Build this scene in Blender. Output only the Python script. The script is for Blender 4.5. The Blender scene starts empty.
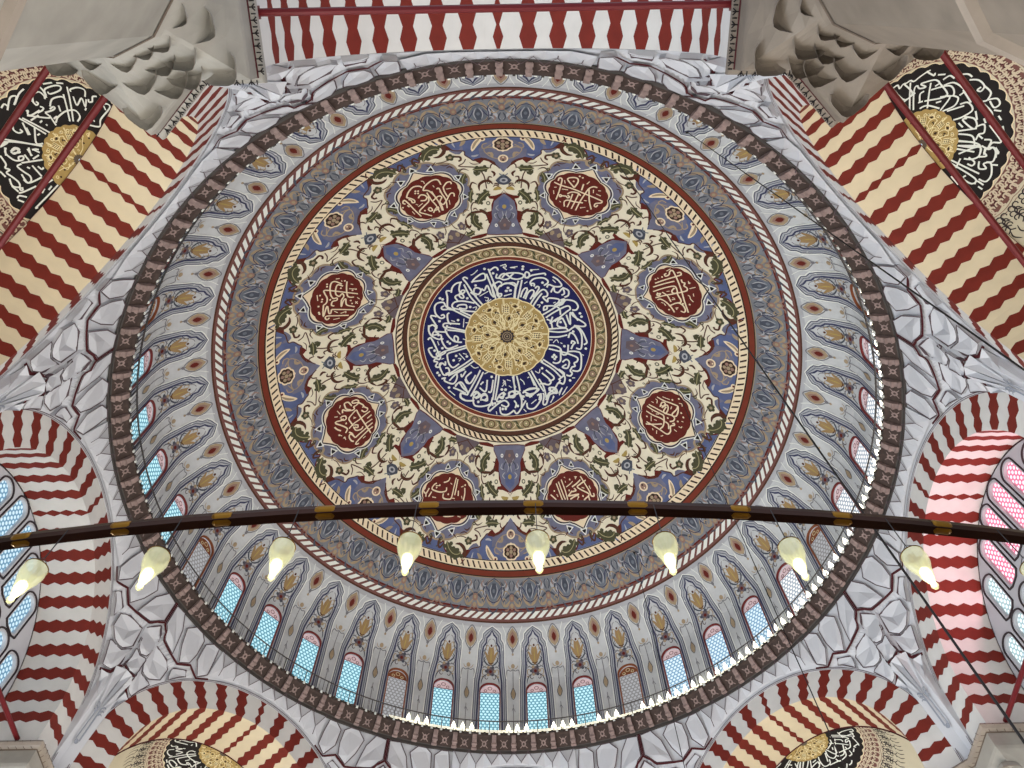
import bpy, math, random
from math import sin, cos, pi, radians as rad, sqrt, hypot, tan, atan2
from mathutils import Vector, Matrix
from mathutils.geometry import delaunay_2d_cdt
random.seed(7)
SC = bpy.context.scene
COL = SC.collection
ZB = 29.6                       # height of the gallery cornice above the floor; all builders below measure z from the cornice

# ---------------------------------------------------------------- camera
TH, ROLL = 1.12696, 0.018031
cam_d = bpy.data.cameras.new('camera'); cam = bpy.data.objects.new('camera', cam_d); COL.objects.link(cam)
F_ = Vector((0, cos(TH), sin(TH))); X_ = Vector((1, 0, 0)); U_ = Vector((0, -sin(TH), cos(TH)))
R_ = cos(ROLL)*X_ - sin(ROLL)*U_; V_ = sin(ROLL)*X_ + cos(ROLL)*U_
m = Matrix((R_, V_, -F_)).transposed().to_4x4(); m.translation = Vector((0.2333, -17.5889, -28.0070+ZB)); cam.matrix_world = m
cam_d.lens = 28.125; cam_d.sensor_width = 36; cam_d.clip_end = 500
SC.camera = cam
# ---------------------------------------------------------------- light
SC.view_settings.view_transform = 'Standard'; SC.view_settings.look = 'None'
SC.view_settings.gamma = 1; SC.view_settings.use_curve_mapping = False; SC.view_settings.exposure = EXPOSURE = -0.10
W = bpy.data.worlds.new('daylight'); SC.world = W; W.use_nodes = True
nt = W.node_tree; bg = nt.nodes['Background']
tc = nt.nodes.new('ShaderNodeTexCoord'); sx = nt.nodes.new('ShaderNodeSeparateXYZ'); cr_ = nt.nodes.new('ShaderNodeValToRGB')
nt.links.new(tc.outputs['Generated'], sx.inputs[0]); nt.links.new(sx.outputs[2], cr_.inputs[0]); nt.links.new(cr_.outputs[0], bg.inputs[0])
cr_.color_ramp.elements[0].color = (.74, .80, .90, 1); cr_.color_ramp.elements[1].color = (.72, .82, 1, 1)
bg.inputs[1].default_value = 1.15
def area(name, loc, target, size, power, color):
    l = bpy.data.lights.new(name, 'AREA'); l.shape = 'RECTANGLE'; l.size, l.size_y = size; l.energy = power; l.color = color
    o = bpy.data.objects.new(name, l); COL.objects.link(o); o.location = loc
    o.rotation_euler = (Vector(target)-Vector(loc)).to_track_quat('-Z', 'Y').to_euler(); return o
# west (bluer) and east area lights added for facet contrast, for unseen hall windows
area('west_fill_light', (-24, 6, 9), (2, 2, 30), (14, 12), 10000, (.72, .85, 1))
area('east_fill_light', (24, 4, 9), (-4, 2, 30), (14, 12), 1800, (.96, .97, 1))
# sunlight coming in through the pink glass of the three o'clock window wall
area('east_stained_window_light', (18.0, 0, ZB-5.2), (12, 0, ZB-3.6), (8, 5), 250, (1, .38, .48))
# the many lamps of the great chandelier, together
for i in range(8):
    a = rad(45*i); p_ = (13*cos(a), 13*sin(a), 5.6); area('chandelier_lamps', p_, (p_[0]*.35, p_[1]*.35, 43), (5, 5), 1000, (1, .94, .84))

# ---------------------------------------------------------------- materials
def mat(name, rgb, rough=.75, noise=.06, nscale=.9, metal=0, emit=None, estr=0, spec=.3):
    M = bpy.data.materials.new(name); M.use_nodes = True; t = M.node_tree; b = t.nodes['Principled BSDF']
    b.inputs['Roughness'].default_value = rough; b.inputs['Metallic'].default_value = metal
    b.inputs['Specular IOR Level'].default_value = spec
    c = tuple(((x/255+.055)/1.055)**2.4 if x > 10 else x/255/12.92 for x in rgb)
    if noise:
        n = t.nodes.new('ShaderNodeTexNoise'); n.inputs['Scale'].default_value = nscale; n.inputs['Detail'].default_value = 5
        g = t.nodes.new('ShaderNodeNewGeometry'); t.links.new(g.outputs['Position'], n.inputs['Vector'])
        r = t.nodes.new('ShaderNodeValToRGB'); t.links.new(n.outputs['Fac'], r.inputs[0])
        r.color_ramp.elements[0].position = .3; r.color_ramp.elements[1].position = .7
        r.color_ramp.elements[0].color = (*[x*(1-noise) for x in c], 1); r.color_ramp.elements[1].color = (*[min(1, x*(1+noise)) for x in c], 1)
        t.links.new(r.outputs[0], b.inputs['Base Color'])
    else: b.inputs['Base Color'].default_value = (*c, 1)
    if emit:
        b.inputs['Emission Color'].default_value = (*[(x/255)**2.2 for x in emit], 1); b.inputs['Emission Strength'].default_value = estr
    return M
def glass_mat(name, lit, dark, strength, scale, axes):
    """panes of round bottle glass in a plaster lattice: bright daylit cells between darker lattice lines"""
    M = bpy.data.materials.new(name); M.use_nodes = True; t = M.node_tree; b = t.nodes['Principled BSDF']
    g = t.nodes.new('ShaderNodeTexCoord'); sp = t.nodes.new('ShaderNodeSeparateXYZ'); t.links.new(g.outputs['UV'], sp.inputs[0])
    def mth(op, a, c=None):
        n = t.nodes.new('ShaderNodeMath'); n.operation = op
        for i, v in enumerate((a, c)):
            if v is None: continue
            if isinstance(v, (int, float)): n.inputs[i].default_value = v
            else: t.links.new(v, n.inputs[i])
        return n.outputs[0]
    u = mth('MULTIPLY', sp.outputs[0], scale); v = mth('MULTIPLY', sp.outputs[1], scale*1.1547/1.0)
    def cell(du, dv):      # distance to centres of one of two interleaved rectangular lattices (together: hexagonal)
        a = mth('SUBTRACT', mth('FRACT', mth('ADD', u, du)), .5); w_ = mth('SUBTRACT', mth('FRACT', mth('ADD', mth('MULTIPLY', v, .5), dv)), .5)
        w_ = mth('MULTIPLY', w_, 1.732)
        return mth('SQRT', mth('ADD', mth('MULTIPLY', a, a), mth('MULTIPLY', w_, w_)))
    d = mth('MINIMUM', cell(0, 0), cell(.5, .5))
    r = t.nodes.new('ShaderNodeValToRGB'); t.links.new(d, r.inputs[0]); e = r.color_ramp.elements
    L = lambda c: (*[(x/255)**2.2 for x in c], 1)
    e[0].position = .30; e[0].color = L(lit); e[1].position = .40; e[1].color = L(dark)
    t.links.new(r.outputs[0], b.inputs['Emission Color']); b.inputs['Emission Strength'].default_value = strength
    b.inputs['Base Color'].default_value = (.05, .06, .07, 1); b.inputs['Roughness'].default_value = .2
    return M
M = {}
def dm(k, *a, **kw): M[k] = mat(k, *a, **kw)
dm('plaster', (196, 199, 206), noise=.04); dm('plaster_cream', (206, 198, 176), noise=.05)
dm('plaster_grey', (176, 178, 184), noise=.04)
dm('drum_plaster', (196, 200, 204), noise=.07, nscale=1.6)
dm('field_cream', (238, 232, 210), noise=.05, nscale=2)
dm('band_ground', (126, 130, 138), noise=.16, nscale=1.3)
dm('band_pale', (176, 179, 186), noise=.1, nscale=1.3)
dm('slate', (74, 80, 94), noise=.15, nscale=2); dm('blue_grey', (108, 116, 128), noise=.12, nscale=2)
dm('tan', (166, 148, 122), noise=.12, nscale=2); dm('rose_tan', (150, 120, 108), noise=.12, nscale=2)
dm('red', (98, 30, 22), noise=.08, nscale=3); dm('red_bright', (118, 50, 34), noise=.08, nscale=3)
dm('stripe_red', (112, 36, 27), noise=.10, nscale=2.5); dm('stripe_white', (206, 205, 203), noise=.05, nscale=1.5)
dm('stripe_cream', (216, 203, 176), noise=.05, nscale=1.5)
dm('maroon_line', (70, 22, 28), noise=0); dm('grey_line', (84, 70, 76), noise=0)
dm('navy', (22, 24, 86), noise=.12, nscale=4); dm('navy_line', (58, 60, 92), noise=0)
dm('white_paint', (230, 234, 230), noise=0); dm('script_cream', (238, 222, 192), noise=0); dm('leaf_ground', (116, 76, 72), noise=.1)
dm('gold_ground', (176, 150, 94), noise=.1, nscale=5); dm('gold_line', (240, 228, 184), noise=0)
dm('black', (26, 22, 24), noise=.1); dm('dark_brown', (56, 36, 26), noise=.1)
dm('olive', (76, 76, 54), noise=.14, nscale=6); dm('olive_vein', (164, 158, 118), noise=0)
dm('vine_ground', (160, 142, 106), noise=.12, nscale=6); dm('brown', (84, 50, 36), noise=.12, nscale=5)
dm('lavender', (112, 114, 138), noise=.16, nscale=2.2); dm('blue', (90, 102, 144), noise=.14, nscale=2.2)
dm('purple_grey', (106, 94, 102), noise=.12, nscale=2); dm('ochre', (176, 154, 88), noise=.1)
dm('line_grey', (120, 120, 128), noise=0); dm('navy_soft', (62, 66, 96), noise=.1)
dm('marble', (150, 147, 140), noise=.16, nscale=1.2, rough=.45); dm('marble_warm', (140, 130, 120), noise=.14, nscale=1.4, rough=.5)
dm('marble_brown', (124, 115, 105), noise=.16, nscale=1.4, rough=.5); dm('leaf_cream', (206, 192, 170), noise=0); dm('vase_tan', (156, 130, 92), noise=.1); dm('marble_dark', (96, 84, 74), noise=.15, nscale=2)
dm('cornice_dark', (66, 54, 50), noise=.25, nscale=5); dm('cornice_light', (140, 122, 118), noise=.25, nscale=5); dm('cornice_rim', (70, 66, 64), noise=.1)
dm('iron_red', (96, 18, 24), noise=.06, rough=.45); dm('iron_black', (24, 22, 24), noise=0, rough=.5)
dm('rail_metal', (62, 58, 58), noise=0, rough=.5)
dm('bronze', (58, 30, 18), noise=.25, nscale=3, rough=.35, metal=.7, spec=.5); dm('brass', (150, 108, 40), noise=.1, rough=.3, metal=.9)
dm('frame_red', (120, 48, 48), noise=.1); dm('frame_brown', (142, 84, 56), noise=.15, nscale=4); dm('frame_dark', (52, 44, 48), noise=0)
dm('head_white', (225, 205, 208), noise=.1, emit=(235, 205, 215), estr=.25)
dm('carpet', (132, 118, 104), noise=.3, nscale=.6)
dm('relief_grey', (140, 146, 158), noise=.05)
M['lamp_glow'] = mat('lamp_glow', (255, 250, 230), noise=0, emit=(255, 246, 205), estr=5)
M['uplight'] = mat('uplight', (255, 250, 235), noise=0, emit=(255, 248, 226), estr=5)
M['band_glow'] = mat('band_glow', (240, 236, 220), noise=0, emit=(244, 240, 214), estr=.8)
gl = bpy.data.materials.new('lamp_glass'); gl.use_nodes = True; b = gl.node_tree.nodes['Principled BSDF']
b.inputs['Base Color'].default_value = (.80, .80, .52, 1); b.inputs['Alpha'].default_value = .42; b.inputs['Roughness'].default_value = .15
b.inputs['Emission Color'].default_value = (1, .95, .60, 1); b.inputs['Emission Strength'].default_value = .30
M['lamp_glass'] = gl
M['glass_cyan'] = glass_mat('glass_cyan', (196, 236, 246), (84, 150, 170), 1.15, 1, 0)
M['glass_bright'] = glass_mat('glass_bright', (255, 252, 250), (150, 164, 178), 1.15, 1, 0)
M['glass_mid'] = glass_mat('glass_mid', (220, 238, 248), (116, 160, 190), 1.15, 1, 0)
M['glass_dull'] = glass_mat('glass_dull', (190, 192, 196), (140, 136, 136), .8, 1, 0)
M['glass_west'] = glass_mat('glass_west', (206, 232, 246), (96, 146, 176), 1.1, 1, 0)
M['glass_pink'] = glass_mat('glass_pink', (255, 214, 226), (214, 92, 122), 1.6, 1, 0)
M['glass_white'] = glass_mat('glass_white', (238, 248, 250), (150, 178, 182), 1.3, 1, 0)

# ---------------------------------------------------------------- mesh helpers
class MB:
    def __init__(s): s.v = []; s.f = []; s.fm = []; s.mats = []; s.uv = {}
    def mi(s, k):
        if k not in s.mats: s.mats.append(k)
        return s.mats.index(k)
    def add(s, vs, fs, k):
        o = len(s.v); s.v += [tuple(x) for x in vs]; i = s.mi(k)
        for f in fs: s.f.append(tuple(a+o for a in f)); s.fm.append(i)
    def quad(s, a, b, c, d, k): s.add((a, b, c, d), ((0, 1, 2, 3),), k)
    def tri(s, a, b, c, k): s.add((a, b, c), ((0, 1, 2),), k)
    def grid(s, rows, k, closed=False):
        n = len(rows[0]); vs = [p for r in rows for p in r]; fs = []
        for j in range(len(rows)-1):
            for i in range(n if closed else n-1):
                fs.append((j*n+i, j*n+(i+1) % n, (j+1)*n+(i+1) % n, (j+1)*n+i))
        s.add(vs, fs, k)
    def box(s, c, e, k, ax=None):
        """box with centre c, half extents e along the axes ax"""
        ax = ax or (Vector((1, 0, 0)), Vector((0, 1, 0)), Vector((0, 0, 1))); c = Vector(c); vs = []
        for i in (-1, 1):
            for j in (-1, 1):
                for l in (-1, 1): vs.append(c+ax[0]*e[0]*i+ax[1]*e[1]*j+ax[2]*e[2]*l)
        s.add(vs, ((0, 1, 3, 2), (4, 6, 7, 5), (0, 4, 5, 1), (2, 3, 7, 6), (0, 2, 6, 4), (1, 5, 7, 3)), k)
    def tube(s, pts, r, k, n=8, cap=True, radii=None):
        pts = [Vector(p) for p in pts]; rows = []
        for i, p in enumerate(pts):
            d = (pts[min(i+1, len(pts)-1)]-pts[max(i-1, 0)]).normalized()
            a = d.orthogonal().normalized() if abs(d.z) > .9 else d.cross(Vector((0, 0, 1))).normalized()
            b_ = d.cross(a); rr = radii[i] if radii else r
            rows.append([p+a*rr*cos(2*pi*j/n)+b_*rr*sin(2*pi*j/n) for j in range(n)])
        s.grid(rows, k, closed=True)
        if cap: s.add(rows[0], (tuple(range(n)),), k); s.add(rows[-1], (tuple(reversed(range(n))),), k)
    def fill(s, poly, surf, off, k, step=.6):
        """flat-painted area: outline in 2-D surface coordinates, triangulated fine enough to follow the curved surface"""
        P = [Vector(p[:2]) for p in poly]; n = len(P)
        pts = []
        for i in range(n):
            a, c = P[i], P[(i+1) % n]; q = max(1, int((c-a).length/step))
            pts += [a+(c-a)*(j/q) for j in range(q)]
        N = len(pts); x0, x1 = min(p.x for p in pts), max(p.x for p in pts); y0, y1 = min(p.y for p in pts), max(p.y for p in pts)
        inner = []; y = y0+step*.5
        while y < y1:
            x = x0+step*.5
            while x < x1:
                c = False; j = N-1
                for i in range(N):
                    a, b_ = pts[i], pts[j]
                    if (a.y > y) != (b_.y > y) and x < (b_.x-a.x)*(y-a.y)/(b_.y-a.y)+a.x: c = not c
                    j = i
                if c: inner.append(Vector((x, y)))
                x += step
            y += step
        vs, _, fs, *_ = delaunay_2d_cdt(pts+inner, [], [list(range(N))], 1, 1e-5)
        s.add([surf(v.x, v.y, off) for v in vs], [tuple(f) for f in fs], k)
    def stroke(s, pts, w, surf, off, k, smooth=True, closed=False, taper=0, w2=None, step=.35):
        """brush stroke of width w along a 2-D path"""
        P = [Vector(p[:2]) for p in pts]
        if smooth and len(P) > 2:
            Q = []; n = len(P); rng = range(n if closed else n-1)
            for i in rng:
                p0 = P[i-1] if (i or closed) else P[i]; p1 = P[i]; p2 = P[(i+1) % n]; p3 = P[(i+2) % n] if (closed or i+2 < n) else p2
                m_ = max(2, min(6, int((p2-p1).length/(.5*w)))) if w > 0 else 3
                for j in range(m_):
                    t = j/m_; t2 = t*t; t3 = t2*t
                    Q.append(.5*((2*p1)+(p2-p0)*t+(2*p0-5*p1+4*p2-p3)*t2+(3*p1-p0-3*p2+p3)*t3))
            if not closed: Q.append(P[-1])
            P = Q
        else:
            Q = []
            for i in range(len(P)-(0 if closed else 1)):
                a, c = P[i], P[(i+1) % len(P)]; q = max(1, int((c-a).length/step)); Q += [a+(c-a)*(j/q) for j in range(q)]
            if not closed: Q.append(P[-1])
            P = Q
        n = len(P); L, R = [], []
        for i in range(n):
            a = P[i-1] if (i or closed) else P[i]; c = P[(i+1) % n] if (closed or i+1 < n) else P[i]
            d = c-a
            if d.length < 1e-7: d = Vector((1, 0))
            d.normalize(); nn = Vector((-d.y, d.x)); u = i/max(1, n-1)
            ww = (w if w2 is None else w+(w2-w)*u)*.5
            if taper: ww *= max(.15, min(1, min(u, 1-u)*2/taper)) if taper > 0 else max(.12, sin(pi*min(.999, max(.001, u)))**.6)
            L.append(surf(*(P[i]+nn*ww), off)); R.append(surf(*(P[i]-nn*ww), off))
        if closed: L.append(L[0]); R.append(R[0])
        s.grid([L, R], k)
    def disc(s, c, r, surf, off, k, n=10, sy=1):
        s.add([surf(c[0], c[1], off)]+[surf(c[0]+r*cos(2*pi*i/n), c[1]+r*sy*sin(2*pi*i/n), off) for i in range(n)], [(0, i+1, (i+1) % n+1) for i in range(n)], k)
    def ringm(s, c, r0, r1, surf, off, k, n=16, sy=1):
        s.grid([[surf(c[0]+r*cos(2*pi*i/n), c[1]+r*sy*sin(2*pi*i/n), off) for i in range(n)] for r in (r0, r1)], k, closed=True)
    def mesh(s, name):
        me = bpy.data.meshes.new(name); me.from_pydata(s.v, [], s.f)
        for k in s.mats: me.materials.append(M[k])
        me.polygons.foreach_set('material_index', s.fm)
        if s.uv:
            l = me.uv_layers.new(name='UVMap')
            for i, p in enumerate(me.polygons):
                for li in p.loop_indices:
                    l.data[li].uv = s.uv.get(me.loops[li].vertex_index, (0, 0))
        me.update(); return me
    def build(s, name, parent=None, **tags):
        o = bpy.data.objects.new(name, s.mesh(name)); COL.objects.link(o)
        if parent is None: o.location = (0, 0, ZB)
        else:
            o.parent = parent
            if 'base' in parent: o.location = -Vector(parent['base'][:])
        for k, v in tags.items(): o[k] = v
        return o
def thing(name, label, cat, base=(0, 0, 0), group=None, kind=None):
    o = bpy.data.objects.new(name, None); COL.objects.link(o); o['base'] = list(base); o.location = (base[0], base[1], base[2]+ZB)
    o['label'] = label; o['category'] = cat
    if group: o['group'] = group
    if kind: o['kind'] = kind
    return o
def turn(o, deg):
    b_ = Vector(o['base'][:]) if 'base' in o else Vector((0, 0, 0)); R = Matrix.Rotation(rad(deg), 3, 'Z'); b_ = R @ b_
    o.rotation_euler = (0, 0, rad(deg)); o.location = (b_.x, b_.y, b_.z+ZB)
def copy_tree(o, parent=None):
    c = o.copy(); COL.objects.link(c)
    if parent: c.parent = parent
    for ch in list(o.children): copy_tree(ch, c)
    return c
def around(o, k, deg, label=None):
    """k-th member of a ring of equal things: the first is o itself, the rest are copies"""
    c = o if k == 0 else copy_tree(o)
    turn(c, deg)
    if label: c['label'] = label
    return c
# ---------------------------------------------------------------- the surfaces everything lies on
Z0, BB, CC = -1.722614, 2.693790, 1.553696
def dome_z(r): return 16*(Z0+BB*sqrt(max(1e-9, 1-(r/16/CC)**2)))
def dome_r(z):
    e = lambda q: 16*CC*sqrt(max(1e-9, 1-((q/16-Z0)/BB)**2))
    if z >= 6.3: return e(z)
    s1 = (e(6.31)-e(6.3))/.01; L = 2*(16.1-e(6.3))/-s1; z0 = 6.3-L; k = -s1/(2*L)       # the vertical drum eases into the dome curve
    return 16.1 if z < z0 else 16.1-k*(z-z0)**2
def Sxy(x, y, off):
    r = hypot(x, y); z = dome_z(r); g = -(BB/CC)*(r/16/CC)/sqrt(max(1e-9, 1-(r/16/CC)**2)); n = sqrt(1+g*g)
    ux, uy = (x/r, y/r) if r > 1e-6 else (1, 0)
    return (x+off*g*ux/n, y+off*g*uy/n, z-off/n)
def dome_at(r0):     # 2-D frame: (metres along the ring at azimuth 0, metres outward from r0)
    def f(u, v, off):
        r = max(.01, r0+v); a = u/r0; return Sxy(r*cos(a), r*sin(a), off)
    return f
def Spol(t, r, off): return Sxy(r*cos(rad(t)), r*sin(rad(t)), off)     # (degrees, radius)
def Swall(u, z, off):      # (metres along the drum wall at azimuth 0, height)
    a = u/16.1; R = dome_r(z); g = (dome_r(z+.01)-R)/.01; n = sqrt(1+g*g)
    R2 = R-off/n; return (R2*cos(a), R2*sin(a), z+off*g/n)
def annulus(mb, r0, r1, off, k, n=240, m_=2):
    mb.grid([[Spol(360*i/n, r0+(r1-r0)*j/m_, off) for i in range(n)] for j in range(m_+1)], k, closed=True)
CLOCK = lambda az: {0: 'three', 45: 'half past four', 90: 'six', 135: 'half past seven', 180: 'nine', 225: 'half past ten', 270: 'twelve', 315: 'half past one'}[az % 360]
CLOCKV = {22.5: 'a quarter to four', 67.5: 'a quarter past five', 112.5: 'a quarter to seven', 157.5: 'a quarter past eight', 202.5: 'a quarter to ten', 247.5: 'a quarter past eleven', 292.5: 'a quarter to one', 337.5: 'a quarter past two'}
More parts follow.
